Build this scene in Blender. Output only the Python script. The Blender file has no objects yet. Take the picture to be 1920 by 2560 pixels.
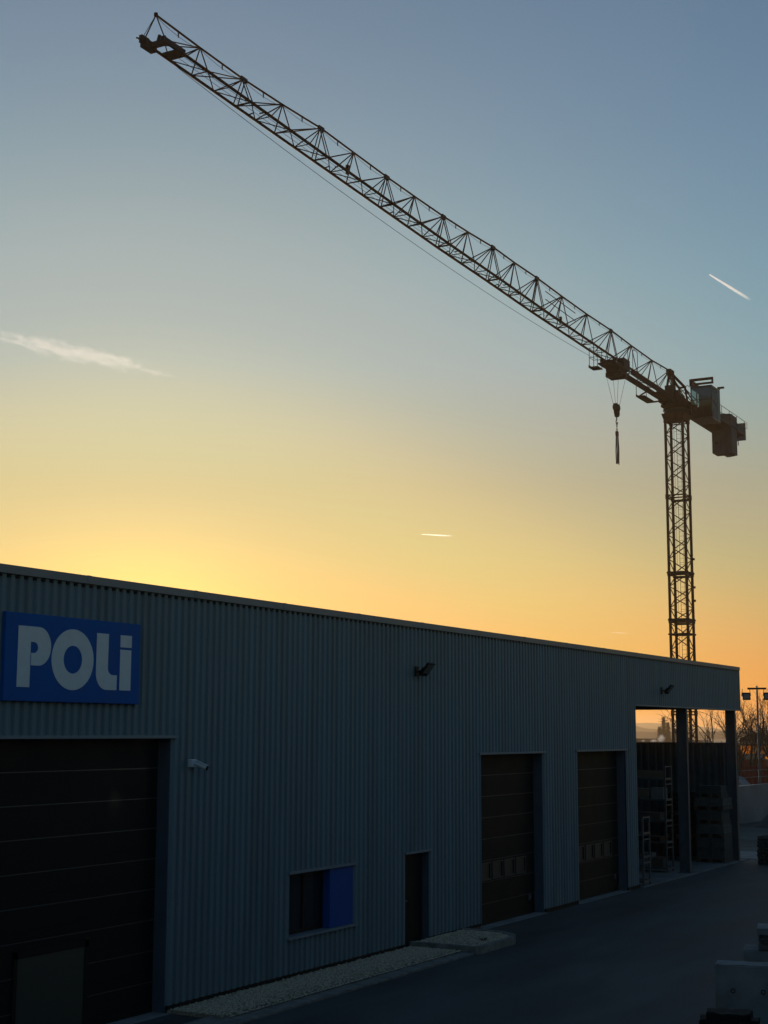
import bpy, bmesh, math, random
from mathutils import Matrix, Vector
random.seed(7)
S = bpy.context.scene
COL = S.collection
R = math.radians

# ------------------------------------------------------------------ camera
cam = bpy.data.cameras.new('camera')
cam_o = bpy.data.objects.new('camera', cam)
COL.objects.link(cam_o)
cam.sensor_fit = 'VERTICAL'
cam.sensor_height = 24.0
cam.lens = 24.0 * 3700 / 2560
cam.clip_start = 0.1
cam.clip_end = 60000
f_ = (-0.48146468, 0.86406287, 0.14692556)
r_ = (0.87374684, 0.48637251, 0.00287098)
u_ = (0.06897985, -0.12975802, 0.98914339)
cam_o.matrix_world = Matrix(((r_[0], u_[0], -f_[0], 15.8726), (r_[1], u_[1], -f_[1], 0.0),
                             (r_[2], u_[2], -f_[2], 4.7256), (0, 0, 0, 1)))
S.camera = cam_o

# ------------------------------------------------------------------ sky, sun, exposure
SUN_AZ, SUN_EL = -38.5, 2.0
world = bpy.data.worlds.new('World')
S.world = world
world.use_nodes = True
nt = world.node_tree
N_ = nt.nodes
L_ = nt.links
bg = N_['Background']
sky = N_.new('ShaderNodeTexSky')
sky.sky_type = 'NISHITA'
sky.sun_disc = False
sky.sun_elevation = R(SUN_EL)
sky.sun_rotation = R(SUN_AZ)
sky.air_density = 1.0
sky.dust_density = 1.0
sky.ozone_density = 1.0
# white balance of the camera (cool), then a soft highlight shoulder, then warm air low over the horizon
wb = N_.new('ShaderNodeMix'); wb.data_type = 'RGBA'; wb.blend_type = 'MULTIPLY'; wb.inputs[0].default_value = 1.0
wb.inputs[7].default_value = (0.104, 0.159, 0.231, 1)      # x world strength 0.1 folded in below
L_.new(sky.outputs[0], wb.inputs[6])
cv = N_.new('ShaderNodeRGBCurve')
c = cv.mapping.curves[3]
cv.mapping.use_clip = False
pts = [(0, 0), (0.06, 0.06), (0.105, 0.101), (0.14, 0.117), (0.218, 0.163), (0.31, 0.180), (0.42, 0.205), (0.556, 0.245), (1.0, 0.36)]   # x4 scale
c.points[0].location = pts[0]
c.points[1].location = pts[-1]
for p in pts[1:-1]:
    c.points.new(*p)
cv.mapping.extend = 'EXTRAPOLATED'
cv.mapping.update()
sc1 = N_.new('ShaderNodeVectorMath'); sc1.operation = 'SCALE'; sc1.inputs['Scale'].default_value = 0.25
L_.new(wb.outputs[2], sc1.inputs[0])
L_.new(sc1.outputs[0], cv.inputs['Color'])
tc = N_.new('ShaderNodeTexCoord')
sp = N_.new('ShaderNodeSeparateXYZ')
L_.new(tc.outputs['Generated'], sp.inputs[0])
mr = N_.new('ShaderNodeMapRange')
mr.inputs[1].default_value = 0.0
mr.inputs[2].default_value = 0.5
L_.new(sp.outputs[2], mr.inputs[0])
ramp = N_.new('ShaderNodeValToRGB')
ramp.color_ramp.interpolation = 'LINEAR'
stops = [(0.0, (1.40, 0.68, 0.62)), (0.094, (1.27, 0.74, 0.56)), (0.174, (1.20, 0.86, 0.53)), (0.226, (1.11, 0.90, 0.57)),
         (0.327, (1.01, 0.88, 0.67)), (0.484, (0.94, 1.03, 1.04)), (0.60, (0.94, 1.05, 1.07)), (1.0, (1.0, 1.0, 1.0))]
els = ramp.color_ramp.elements
els[0].position, els[0].color = stops[0][0], stops[0][1] + (1,)
els[1].position, els[1].color = stops[-1][0], stops[-1][1] + (1,)
for pos, col in stops[1:-1]:
    e = els.new(pos); e.color = col + (1,)
L_.new(mr.outputs[0], ramp.inputs[0])
mu = N_.new('ShaderNodeMix'); mu.data_type = 'RGBA'; mu.blend_type = 'MULTIPLY'; mu.inputs[0].default_value = 1.0
L_.new(cv.outputs[0], mu.inputs[6])
L_.new(ramp.outputs[0], mu.inputs[7])
sc2 = N_.new('ShaderNodeVectorMath'); sc2.operation = 'SCALE'; sc2.inputs['Scale'].default_value = 40.0
L_.new(mu.outputs[2], sc2.inputs[0])
hz = N_.new('ShaderNodeValToRGB')          # thin dusty band of light right on the horizon
hz.color_ramp.elements[0].position = 0.0
hz.color_ramp.elements[0].color = (0.1, 0.05, 0.16, 1)
hz.color_ramp.elements[1].position = 0.16
hz.color_ramp.elements[1].color = (0, 0, 0, 1)
L_.new(mr.outputs[0], hz.inputs[0])
ad = N_.new('ShaderNodeMix'); ad.data_type = 'RGBA'; ad.blend_type = 'ADD'; ad.inputs[0].default_value = 1.0
L_.new(sc2.outputs[0], ad.inputs[6])
L_.new(hz.outputs[0], ad.inputs[7])
# aureole: forward scattering by dust around the low sun
dt = N_.new('ShaderNodeVectorMath'); dt.operation = 'DOT_PRODUCT'
L_.new(tc.outputs['Generated'], dt.inputs[0])
dt.inputs[1].default_value = (math.sin(R(SUN_AZ)) * math.cos(R(SUN_EL)), math.cos(R(SUN_AZ)) * math.cos(R(SUN_EL)), math.sin(R(SUN_EL)))
mx0 = N_.new('ShaderNodeMath'); mx0.operation = 'MAXIMUM'; mx0.inputs[1].default_value = 0.0
L_.new(dt.outputs['Value'], mx0.inputs[0])
pw = N_.new('ShaderNodeMath'); pw.operation = 'POWER'; pw.inputs[1].default_value = 420.0
L_.new(mx0.outputs[0], pw.inputs[0])
au = N_.new('ShaderNodeVectorMath'); au.operation = 'SCALE'; au.inputs[0].default_value = (3.0, 3.2, 0.5)
L_.new(pw.outputs[0], au.inputs['Scale'])
ad2 = N_.new('ShaderNodeMix'); ad2.data_type = 'RGBA'; ad2.blend_type = 'ADD'; ad2.inputs[0].default_value = 1.0
L_.new(ad.outputs[2], ad2.inputs[6])
L_.new(au.outputs[0], ad2.inputs[7])
L_.new(ad2.outputs[2], bg.inputs[0])
bg.inputs[1].default_value = 0.1

sl = bpy.data.lights.new('sun', 'SUN')
sl.energy = 2.4
sl.angle = R(0.6)
sl.color = (1.0, 0.89, 0.75)
so = bpy.data.objects.new('sun', sl)
COL.objects.link(so)
to_sun = Vector((math.sin(R(SUN_AZ)) * math.cos(R(SUN_EL)), math.cos(R(SUN_AZ)) * math.cos(R(SUN_EL)), math.sin(R(SUN_EL))))
so.rotation_euler = to_sun.to_track_quat('Z', 'Y').to_euler()
so.location = to_sun * 300

vs = S.view_settings
vs.view_transform = 'Standard'
vs.look = 'None'
vs.exposure = 0.0
vs.gamma = 1.0
vs.use_curve_mapping = False
S.cycles.use_denoising = True
S.cycles.max_bounces = 6
S.cycles.volume_bounces = 3
S.cycles.transparent_max_bounces = 16

# ------------------------------------------------------------------ materials
MATS = {}
def mat(name, col, rough=0.6, metal=0.0, noise=0.0, nscale=4.0, bump=0.0, bscale=60.0, spec=0.5, col2=None, stretch=None):
    if name in MATS:
        return MATS[name]
    m = bpy.data.materials.new(name); m.use_nodes = True
    t = m.node_tree; b = t.nodes['Principled BSDF']
    b.inputs['Base Color'].default_value = tuple(col) + (1,)
    b.inputs['Roughness'].default_value = rough
    b.inputs['Metallic'].default_value = metal
    b.inputs['Specular IOR Level'].default_value = spec
    if noise or bump:
        co = t.nodes.new('ShaderNodeTexCoord')
        src = co.outputs['Object']
        if stretch:
            mp = t.nodes.new('ShaderNodeMapping'); mp.inputs['Scale'].default_value = stretch
            t.links.new(src, mp.inputs[0]); src = mp.outputs[0]
    if noise:
        nz = t.nodes.new('ShaderNodeTexNoise'); nz.inputs['Scale'].default_value = nscale; nz.inputs['Detail'].default_value = 8
        t.links.new(src, nz.inputs['Vector'])
        rp = t.nodes.new('ShaderNodeValToRGB')
        a = [max(0, x * (1 - noise)) for x in col]
        z = list(col2) if col2 else [min(1, x * (1 + noise)) for x in col]
        rp.color_ramp.elements[0].position = 0.32; rp.color_ramp.elements[0].color = tuple(a) + (1,)
        rp.color_ramp.elements[1].position = 0.68; rp.color_ramp.elements[1].color = tuple(z) + (1,)
        t.links.new(nz.outputs[0], rp.inputs[0]); t.links.new(rp.outputs[0], b.inputs['Base Color'])
        rr = t.nodes.new('ShaderNodeMapRange'); rr.inputs[3].default_value = max(0, rough - 0.12); rr.inputs[4].default_value = min(1, rough + 0.12)
        t.links.new(nz.outputs[0], rr.inputs[0]); t.links.new(rr.outputs[0], b.inputs['Roughness'])
    if bump:
        n2 = t.nodes.new('ShaderNodeTexNoise'); n2.inputs['Scale'].default_value = bscale; n2.inputs['Detail'].default_value = 6
        t.links.new(src, n2.inputs['Vector'])
        bp = t.nodes.new('ShaderNodeBump'); bp.inputs['Strength'].default_value = bump; bp.inputs['Distance'].default_value = 0.02
        t.links.new(n2.outputs[0], bp.inputs['Height']); t.links.new(bp.outputs[0], b.inputs['Normal'])
    MATS[name] = m
    return m

M_clad = mat('grey_cladding', (0.135, 0.195, 0.225), 0.5, 0.0, 0.17, 2.6, stretch=(1, 1, 0.07))
M_trim = mat('grey_trim', (0.18, 0.235, 0.265), 0.45, 0.0, 0.08, 3)
M_cap = mat('parapet_metal', (0.26, 0.25, 0.25), 0.45, 0.0, 0.10, 2)
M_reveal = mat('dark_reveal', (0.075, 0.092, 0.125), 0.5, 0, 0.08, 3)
M_door = mat('door_anthracite', (0.010, 0.010, 0.011), 0.55, 0, 0.12, 2, spec=.15)
M_doorline = mat('door_seam_highlight', (0.06, 0.06, 0.06), 0.4, 0)  # pale tone paints skylight caught on panel edges; window frames share it
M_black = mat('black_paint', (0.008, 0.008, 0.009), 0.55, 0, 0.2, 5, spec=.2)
M_blue = mat('sign_blue', (0.002, 0.105, 0.40), 0.5, 0, 0.06, 2, spec=.15)
M_white = mat('letter_white', (0.72, 0.75, 0.78), 0.4, 0, 0.05, 6)
M_bluepanel = mat('window_panel_blue', (0.001, 0.075, 0.33), 0.5, 0, 0.06, 2, spec=.15)
M_steel = mat('galvanised_steel', (0.09, 0.10, 0.11), 0.45, 0.2, 0.2, 8)
M_column = mat('column_paint', (0.065, 0.08, 0.10), 0.5, 0, 0.15, 3)
M_asphalt = mat('asphalt', (0.050, 0.057, 0.060), 0.72, 0, 0.55, 0.55, 0.6, 120, stretch=(1.6, .35, 1))
M_dirt = mat('pale_hardcore', (0.105, 0.10, 0.085), 0.95, 0, 0.35, 0.25, 0.6, 40, stretch=(0.25, 1.2, 1))
M_concrete = mat('concrete', (0.215, 0.225, 0.225), 0.85, 0, 0.25, 2.2, 0.4, 60)
M_slab = mat('slab_concrete', (0.17, 0.18, 0.18), 0.8, 0, 0.25, 0.7, 0.3, 60)
M_gravel = mat('gravel', (0.34, 0.28, 0.20), 0.95, 0, 0.5, 30, 1.0, 60)
M_pebble = mat('pebble', (0.50, 0.42, 0.31), 0.9, 0, 0.5, 25)
M_kerb = mat('kerb_concrete', (0.20, 0.20, 0.18), 0.85, 0, 0.3, 5, 0.3, 60)
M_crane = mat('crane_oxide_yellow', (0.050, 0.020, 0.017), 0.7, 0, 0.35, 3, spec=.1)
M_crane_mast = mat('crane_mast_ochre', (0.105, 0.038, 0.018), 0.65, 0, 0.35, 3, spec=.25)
M_crane_dark = mat('crane_grease_dark', (0.03, 0.026, 0.023), 0.6, 0, 0.3, 4, spec=.3)
M_cable = mat('wire_rope', (0.06, 0.06, 0.06), 0.5, 0.4)
M_cwt = mat('counterweight_concrete', (0.10, 0.098, 0.10), 0.85, 0, 0.2, 1.5, 0.3, 30)
M_cab = mat('cab_shell', (0.022, 0.028, 0.035), 0.4, 0, 0.1, 3)
M_red = mat('red_paint', (0.20, 0.022, 0.018), 0.55, 0, 0.2, 4)
M_strap = mat('sling_webbing', (0.16, 0.14, 0.12), 0.8)
M_bark = mat('bark', (0.045, 0.035, 0.028), 0.9, 0, 0.3, 12)
M_wood = mat('weathered_timber', (0.075, 0.062, 0.052), 0.85, 0, 0.35, 6, 0.3, 40)
M_slabstone = mat('paving_stone', (0.085, 0.09, 0.085), 0.85, 0, 0.3, 5, 0.3, 50)
M_stone = mat('rubble_stone', (0.06, 0.065, 0.065), 0.9, 0, 0.4, 6)
M_rubber = mat('black_tarpaulin', (0.008, 0.008, 0.008), 0.7, 0, 0.2, 4, 0.5, 15, spec=.15)
M_camwhite = mat('camera_white', (0.62, 0.66, 0.70), 0.4)
M_wallwhite = mat('white_render', (0.21, 0.215, 0.23), 0.85, 0, 0.18, 0.5)
M_hill = mat('winter_hill', (0.06, 0.055, 0.045), 0.95, 0, 0.3, 0.02)
M_twig = mat('winter_twigs', (0.06, 0.05, 0.045), 0.95)
M_cardboard = mat('brown_board', (0.17, 0.13, 0.09), 0.85, 0, 0.15, 3)
M_greybox = mat('grey_box', (0.15, 0.16, 0.16), 0.7, 0, 0.15, 3)

def glass(name, tint, rough=0.03, trans=0.6):
    m = bpy.data.materials.new(name); m.use_nodes = True
    b = m.node_tree.nodes['Principled BSDF']
    b.inputs['Base Color'].default_value = tuple(tint) + (1,)
    b.inputs['Roughness'].default_value = rough
    b.inputs['Transmission Weight'].default_value = trans
    b.inputs['IOR'].default_value = 1.45
    return m
M_glass = glass('dark_glass', (0.02, 0.025, 0.03), 0.04, 0.0)
M_doorpane = glass('door_pane', (0.055, 0.058, 0.045), 0.35, 0.0)
M_lens = glass('floodlight_lens', (0.14, 0.14, 0.13), 0.35, 0.0)
def thin_glass(name, tint, alpha):
    m = bpy.data.materials.new(name); m.use_nodes = True
    t = m.node_tree; out = t.nodes['Material Output']; t.nodes.remove(t.nodes['Principled BSDF'])
    tr = t.nodes.new('ShaderNodeBsdfTransparent'); tr.inputs[0].default_value = tuple(tint) + (1,)
    gl = t.nodes.new('ShaderNodeBsdfGlossy'); gl.inputs['Roughness'].default_value = 0.05
    mx = t.nodes.new('ShaderNodeMixShader'); mx.inputs[0].default_value = alpha
    t.links.new(tr.outputs[0], mx.inputs[1]); t.links.new(gl.outputs[0], mx.inputs[2]); t.links.new(mx.outputs[0], out.inputs[0])
    return m
M_cabglass = thin_glass('cab_glass', (0.22, 0.34, 0.34), 0.12)
def translucent(name, col, col2, scale=1.0):
    m = bpy.data.materials.new(name); m.use_nodes = True
    t = m.node_tree; out = t.nodes['Material Output']; t.nodes.remove(t.nodes['Principled BSDF'])
    nz = t.nodes.new('ShaderNodeTexNoise'); nz.inputs['Scale'].default_value = scale
    co = t.nodes.new('ShaderNodeTexCoord'); t.links.new(co.outputs['Object'], nz.inputs['Vector'])
    rp = t.nodes.new('ShaderNodeValToRGB')
    rp.color_ramp.elements[0].position = 0.35; rp.color_ramp.elements[0].color = tuple(col) + (1,)
    rp.color_ramp.elements[1].position = 0.65; rp.color_ramp.elements[1].color = tuple(col2) + (1,)
    t.links.new(nz.outputs[0], rp.inputs[0])
    tl = t.nodes.new('ShaderNodeBsdfTranslucent'); di = t.nodes.new('ShaderNodeBsdfDiffuse')
    t.links.new(rp.outputs[0], tl.inputs[0]); t.links.new(rp.outputs[0], di.inputs[0])
    mx = t.nodes.new('ShaderNodeMixShader'); mx.inputs[0].default_value = 0.25
    t.links.new(tl.outputs[0], mx.inputs[1]); t.links.new(di.outputs[0], mx.inputs[2]); t.links.new(mx.outputs[0], out.inputs[0])
    return m
M_tarp = translucent('orange_tarpaulin', (0.80, 0.36, 0.06), (0.98, 0.62, 0.20), 0.9)

# ------------------------------------------------------------------ geometry helpers
class MB:
    def __init__(s): s.v = []; s.f = []
    def add(s, vs, fs):
        o = len(s.v); s.v += [tuple(v) for v in vs]; s.f += [tuple(i + o for i in f) for f in fs]; return s
    def box(s, x0, x1, y0, y1, z0, z1):
        return s.add([(x0, y0, z0), (x1, y0, z0), (x1, y1, z0), (x0, y1, z0), (x0, y0, z1), (x1, y0, z1), (x1, y1, z1), (x0, y1, z1)],
                     [(0, 3, 2, 1), (4, 5, 6, 7), (0, 1, 5, 4), (1, 2, 6, 5), (2, 3, 7, 6), (3, 0, 4, 7)])
    def obox(s, M, sx, sy, sz):          # box of full size (sx,sy,sz) centred in frame M
        vs = [M @ Vector((x * sx / 2, y * sy / 2, z * sz / 2)) for z in (-1, 1) for x, y in ((-1, -1), (1, -1), (1, 1), (-1, 1))]
        return s.add(vs, [(0, 3, 2, 1), (4, 5, 6, 7), (0, 1, 5, 4), (1, 2, 6, 5), (2, 3, 7, 6), (3, 0, 4, 7)])
    def tube(s, p, q, r0, r1=None, n=8, cap=True):
        p = Vector(p); q = Vector(q); r1 = r0 if r1 is None else r1
        d = (q - p)
        if d.length < 1e-9: return s
        d.normalize(); a = d.orthogonal().normalized(); b = d.cross(a)
        vs = []
        for c_, rr in ((p, r0), (q, r1)):
            for i in range(n):
                t = 2 * math.pi * i / n; vs.append(c_ + (a * math.cos(t) + b * math.sin(t)) * rr)
        fs = [(i, (i + 1) % n, n + (i + 1) % n, n + i) for i in range(n)]
        if cap: fs += [tuple(range(n - 1, -1, -1)), tuple(range(n, 2 * n))]
        return s.add(vs, fs)
    def path(s, ps, r, n=6):
        for a, b in zip(ps, ps[1:]): s.tube(a, b, r, r, n)
        return s
    def prism(s, poly, axis, a, b):      # poly 2-D outline extruded along axis 0/1/2 from a to b
        n = len(poly)
        def P(u, v, w): return {0: (w, u, v), 1: (u, w, v), 2: (u, v, w)}[axis]
        vs = [P(u, v, a) for u, v in poly] + [P(u, v, b) for u, v in poly]
        fs = [tuple(range(n)), tuple(range(2 * n - 1, n - 1, -1))] + [(i, n + i, n + (i + 1) % n, (i + 1) % n) for i in range(n)]
        return s.add(vs, fs)
    def mesh(s, name):
        me = bpy.data.meshes.new(name); me.from_pydata(s.v, [], s.f); me.validate(); me.update()
        bm = bmesh.new(); bm.from_mesh(me); bmesh.ops.recalc_face_normals(bm, faces=bm.faces); bm.to_mesh(me); bm.free()
        return me

LOC = {}
def empty(name, loc, label=None, cat=None, group=None):
    o = bpy.data.objects.new(name, None); COL.objects.link(o)
    o.location = loc; o.empty_display_size = 0.3
    LOC[o.name] = Matrix.Translation(loc)
    if label: tag(o, label, cat, group)
    return o
def tag(o, label, cat=None, group=None, kind=None):
    if label: o['label'] = label
    if cat: o['category'] = cat
    if group: o['group'] = group
    if kind: o['kind'] = kind
    return o
def link(o, parent, world=Matrix.Identity(4)):
    COL.objects.link(o)
    if parent is None:
        o.matrix_world = world; LOC[o.name] = world.copy(); return o
    o.parent = parent
    pm = LOC[parent.name]
    o.matrix_parent_inverse = pm.inverted()
    o.matrix_basis = world
    LOC[o.name] = world.copy()
    return o
def obj(name, mb, m, parent=None, smooth=False, bevel=0.0):
    me = mb if isinstance(mb, bpy.types.Mesh) else mb.mesh(name)
    if not me.materials: me.materials.append(m)
    # give the object an origin inside itself
    o = bpy.data.objects.new(name, me)
    if smooth:
        for p in me.polygons: p.use_smooth = True
    if bevel:
        md = o.modifiers.new('bevel', 'BEVEL'); md.width = bevel; md.segments = 2; md.limit_method = 'ANGLE'
    return link(o, parent)
def structure(o): o['kind'] = 'structure'; return o
_unit = {}
def rod(name, p, q, r, m, parent, n=8, r2=None):
    key = (m.name, n)
    if key not in _unit:
        me = MB().tube((0, 0, 0), (0, 0, 1), 1, 1, n).mesh('rod_' + m.name)
        me.materials.append(m); _unit[key] = me
    o = bpy.data.objects.new(name, _unit[key])
    p = Vector(p); q = Vector(q); d = q - p
    W = Matrix.Translation(p) @ d.to_track_quat('Z', 'Y').to_matrix().to_4x4() @ Matrix.Diagonal((r, r2 or r, d.length, 1))
    return link(o, parent, W)
_box = {}
def boxo(name, x0, x1, y0, y1, z0, z1, m, parent, rot=0.0):
    if m.name not in _box:
        me = MB().box(-.5, .5, -.5, .5, -.5, .5).mesh('box_' + m.name); me.materials.append(m); _box[m.name] = me
    o = bpy.data.objects.new(name, _box[m.name])
    W = Matrix.Translation(((x0 + x1) / 2, (y0 + y1) / 2, (z0 + z1) / 2)) @ Matrix.Rotation(rot, 4, 'Z') @ Matrix.Diagonal((x1 - x0, y1 - y0, z1 - z0, 1))
    return link(o, parent, W)

# ------------------------------------------------------------------ ground
def sheet(name, poly, z, m):
    mb = MB(); mb.add([(x, y, z) for x, y in poly], [tuple(range(len(poly)))])
    return structure(obj(name, mb, m))
sheet('ground', [(-6000, -3000), (6000, -3000), (6000, 9000), (-6000, 9000)], -0.02, M_hill)
sheet('yard_dirt', [(-60, 40), (60, 40), (60, 130), (-60, 130)], -0.008, M_dirt)
sheet('yard_asphalt', [(-0.3, -20), (45, -20), (45, 59.0), (20, 58.2), (6, 57.2), (-0.3, 57.0)], 0.0, M_asphalt)
ap = MB().box(-9.7, 0.14, 44.75, 56.6, -0.05, 0.03)
structure(obj('canopy_floor', ap, M_slab))
# pale concrete run-out beyond the canopy
sheet('concrete_apron', [(-3.0, 57.0), (6, 57.3), (9, 60.5), (-3.0, 60.4)], 0.006, M_concrete)
# long low wheel-track ridges in the hardcore
def ridge(y0, h, w, seed):
    rnd = random.Random(seed); mb = MB(); prev = None
    for i in range(41):
        x = -12 + i * 1.0
        y = y0 + 0.35 * math.sin(x * 0.35 + seed) + rnd.uniform(-.12, .12); hh = h * rnd.uniform(.5, 1.2)
        cur = [(x, y - w, -0.02), (x, y - w * .3, hh), (x, y + w * .3, hh * .9), (x, y + w, -0.02)]
        if prev: mb.add(prev + cur, [(0, 1, 5, 4), (1, 2, 6, 5), (2, 3, 7, 6)])
        prev = cur
    return structure(obj('track_ridge', mb, M_dirt, smooth=True))
for y0, h, w, sd in ((63.0, .06, .5, 1), (66.2, .10, .7, 2), (69.5, .07, .6, 3), (73.2, .12, .9, 4), (77.5, .08, .8, 5)):
    ridge(y0, h, w, sd)
# strip along the foot of the wall: concrete edging, gravel bed
structure(obj('edging_pavement', MB().box(0.9, 1.62, 8, 29.6, -0.05, 0.035), M_kerb))
structure(obj('gravel_bed', MB().box(0.02, 1.15, 20.95, 29.62, -0.05, 0.06), M_gravel))
def pebbles(name, region, z, n, seed, label):
    rnd = random.Random(seed); mb = MB()
    for _ in range(n):
        x, y = region(rnd)
        s_ = rnd.uniform(.012, .032)
        a = rnd.uniform(0, 3.14); ca, sa = math.cos(a), math.sin(a)
        sx, sy, sz = s_ * rnd.uniform(.8, 1.5), s_ * rnd.uniform(.7, 1.1), s_ * rnd.uniform(.5, .9)
        P = [(sx, 0, 0), (0, sy, 0), (-sx, 0, 0), (0, -sy, 0), (0, 0, sz), (0, 0, -sz)]
        mb.add([(x + ca * u - sa * v, y + sa * u + ca * v, z + w + .003) for u, v, w in P],
               [(0, 1, 4), (1, 2, 4), (2, 3, 4), (3, 0, 4), (1, 0, 5), (2, 1, 5), (3, 2, 5), (0, 3, 5)])
    o = obj(name, mb, M_pebble); tag(o, label, 'gravel', None, 'stuff'); return o
pebbles('gravel', lambda r: (min(1.3, abs(r.gauss(0.05, .55)) + r.uniform(0.02, .35)), r.uniform(20.98, 29.6)), 0.062, 9000, 3, 'loose pale gravel along the foot of the grey wall')

# raised bed with rounded kerb beside the small door
def bed_outline(inset, n=8):
    x1, y0, y1, rad = 1.72 - inset, 29.66 + inset, 32.35 - inset, 1.0 - inset * .5
    o = [(0.02, y0), (x1 - .08, y0), (x1, y0 + .08)]
    for i in range(n + 1):
        t = math.pi / 2 * i / n; o.append((x1 - rad + rad * math.cos(t), y1 - rad + rad * math.sin(t)))
    return o + [(0.02, y1)]
bed = empty('planting_bed', (0.9, 31, 0), 'raised gravel bed with rounded concrete kerb beside the small dark door', 'planting bed')
oo, ii = bed_outline(0), bed_outline(0.12)
kb = MB(); n = len(oo); zt = 0.16
for a, b in ((oo, ii),):
    vs_ = [(x, y, -.03) for x, y in a] + [(x, y, zt - .02) for x, y in a] + [(x, y, zt) for x, y in [(p[0] * .985 + q[0] * .015, p[1] * .985 + q[1] * .015) for p, q in zip(a, b)]] + [(x, y, zt) for x, y in b] + [(x, y, 0.05) for x, y in b]
    fs_ = [(k * n + i, k * n + i + 1, (k + 1) * n + i + 1, (k + 1) * n + i) for k in range(4) for i in range(n - 1)]
    kb.add(vs_, fs_)
obj('kerb', kb, M_kerb, bed)
obj('gravel_fill', MB().prism(ii, 2, -0.02, 0.125), M_gravel, bed)
def in_bed(r):
    while True:
        x, y = r.uniform(.05, 1.58), r.uniform(29.8, 32.2)
        cx, cy = 0.72, 31.35
        if x > cx and y > cy and math.hypot(x - cx, y - cy) > .84: continue
        return x, y
o = pebbles('gravel_stones', in_bed, 0.13, 2600, 5, None)
for k in ('label', 'category'):
    if k in o: del o[k]
o.parent = bed; o.matrix_parent_inverse = LOC[bed.name].inverted()
# small dead tuft in the bed
tf = MB(); rnd = random.Random(4)
for i in range(26):
    a = rnd.uniform(0, 6.28); l = rnd.uniform(.06, .16)
    b0 = Vector((1.30, 30.75, .13)); tip = b0 + Vector((math.cos(a) * l, math.sin(a) * l, rnd.uniform(.03, .12)))
    tf.tube(b0, tip, .006, .002, 4)
tag(obj('weed_tuft', tf, M_bark), 'small dark weed growing out of the gravel bed', 'weed')

# ------------------------------------------------------------------ warehouse
HT = 7.2
W = empty('warehouse', (-5, 30, 0), 'long dark grey warehouse with ribbed metal cladding and open canopy end', 'warehouse')
Y0, Y1 = 4.0, 56.37
OPEN = [(14.9, 20.91, -1, 4.61), (24.77, 27.19, 0.81, 2.00), (29.49, 30.57, -1, 2.05), (33.35, 37.24, -1, 4.18), (39.68, 43.63, -1, 4.19), (44.70, 60.0, -1, 5.60)]
def cladding(name, y0, y1, z0, z1, openings, xoff=0.0, pitch=0.19, depth=0.035, m=M_clad, swap=None):
    """trapezoidal rib sheet along Y with rectangular openings left out"""
    prof = [(0.0, 0.0), (0.30, 0.0), (0.42, 1.0), (0.82, 1.0), (0.94, 0.0)]
    ys = []
    k = 0
    while y0 + k * pitch < y1:
        for t, d in prof:
            y = y0 + (k + t) * pitch
            if y <= y1: ys.append((y, d * depth))
        k += 1
    def dep(y):
        t = ((y - y0) / pitch) % 1.0
        pr = prof + [(1.0, 0.0)]
        for (a, da), (b, db) in zip(pr, pr[1:]):
            if a <= t <= b: return (da + (db - da) * (t - a) / (b - a)) * depth
        return 0.0
    edges = sorted(set([y for o_ in openings for y in o_[:2] if y0 < y < y1] + [y1]))
    ys += [(e, dep(e)) for e in edges]
    ys = sorted(ys); mb = MB()
    for (ya, da), (yb, db) in zip(ys, ys[1:]):
        if yb - ya < 1e-5: continue
        mid = (ya + yb) / 2; spans = [(z0, z1)]
        for oy0, oy1, oz0, oz1 in openings:
            if oy0 < mid < oy1:
                ns = []
                for a, b in spans:
                    if oz0 > a: ns.append((a, min(b, oz0)))
                    if oz1 < b: ns.append((max(a, oz1), b))
                spans = [q for q in ns if q[1] - q[0] > 1e-4]
        for a, b in spans:
            vs_ = [(xoff + da, ya, a), (xoff + db, yb, a), (xoff + db, yb, b), (xoff + da, ya, b)]
            if swap: vs_ = [swap(*v) for v in vs_]
            mb.add(vs_, [(0, 1, 2, 3)])
    return mb
cl = obj('cladding', cladding('cladding', Y0, Y1, 0.10, 7.09, OPEN), M_clad, W)
# solid core behind the sheet so that no light leaks through
core = MB()
for a, b, z0, z1 in ((Y0, 14.9, 0, 7.08), (14.9, 20.91, 4.61, 7.08), (20.91, 24.77, 0, 7.08), (24.77, 27.19, 0, .81), (24.77, 27.19, 2.0, 7.08), (27.19, 29.49, 0, 7.08),
                     (29.49, 30.57, 2.05, 7.08), (30.57, 33.35, 0, 7.08), (33.35, 37.24, 4.18, 7.08), (37.24, 39.68, 0, 7.08), (39.68, 43.63, 4.19, 7.08), (43.63, 44.70, 0, 7.08), (44.70, Y1, 5.60, 7.08)):
    core.box(-0.30, -0.012, a, b, z0, z1)
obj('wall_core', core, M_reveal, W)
for a_, b_, c_, d_ in ((20.93, 29.45, .06, .125), (30.6, 33.3, .1, .155), (37.3, 39.6, -.01, .10), (43.68, 44.68, -.01, .10)):
    boxo('base_rail', -0.011, 0.043, a_, b_, c_, d_, M_black, W)
obj('back_wall', MB().box(-10.3, -10, Y0, Y1, 0, 7.0), M_clad, W)
obj('end_wall', MB().box(-10, -0.31, Y0, Y0 + .3, 0, 7.0), M_clad, W)
obj('partition_wall', MB().box(-10, -0.31, 44.38, 44.68, 0, 6.6), M_clad, W)
obj('roof', MB().box(-10.3, -0.02, Y0, Y1 + .02, 6.6, 6.9), M_clad, W)
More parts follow.
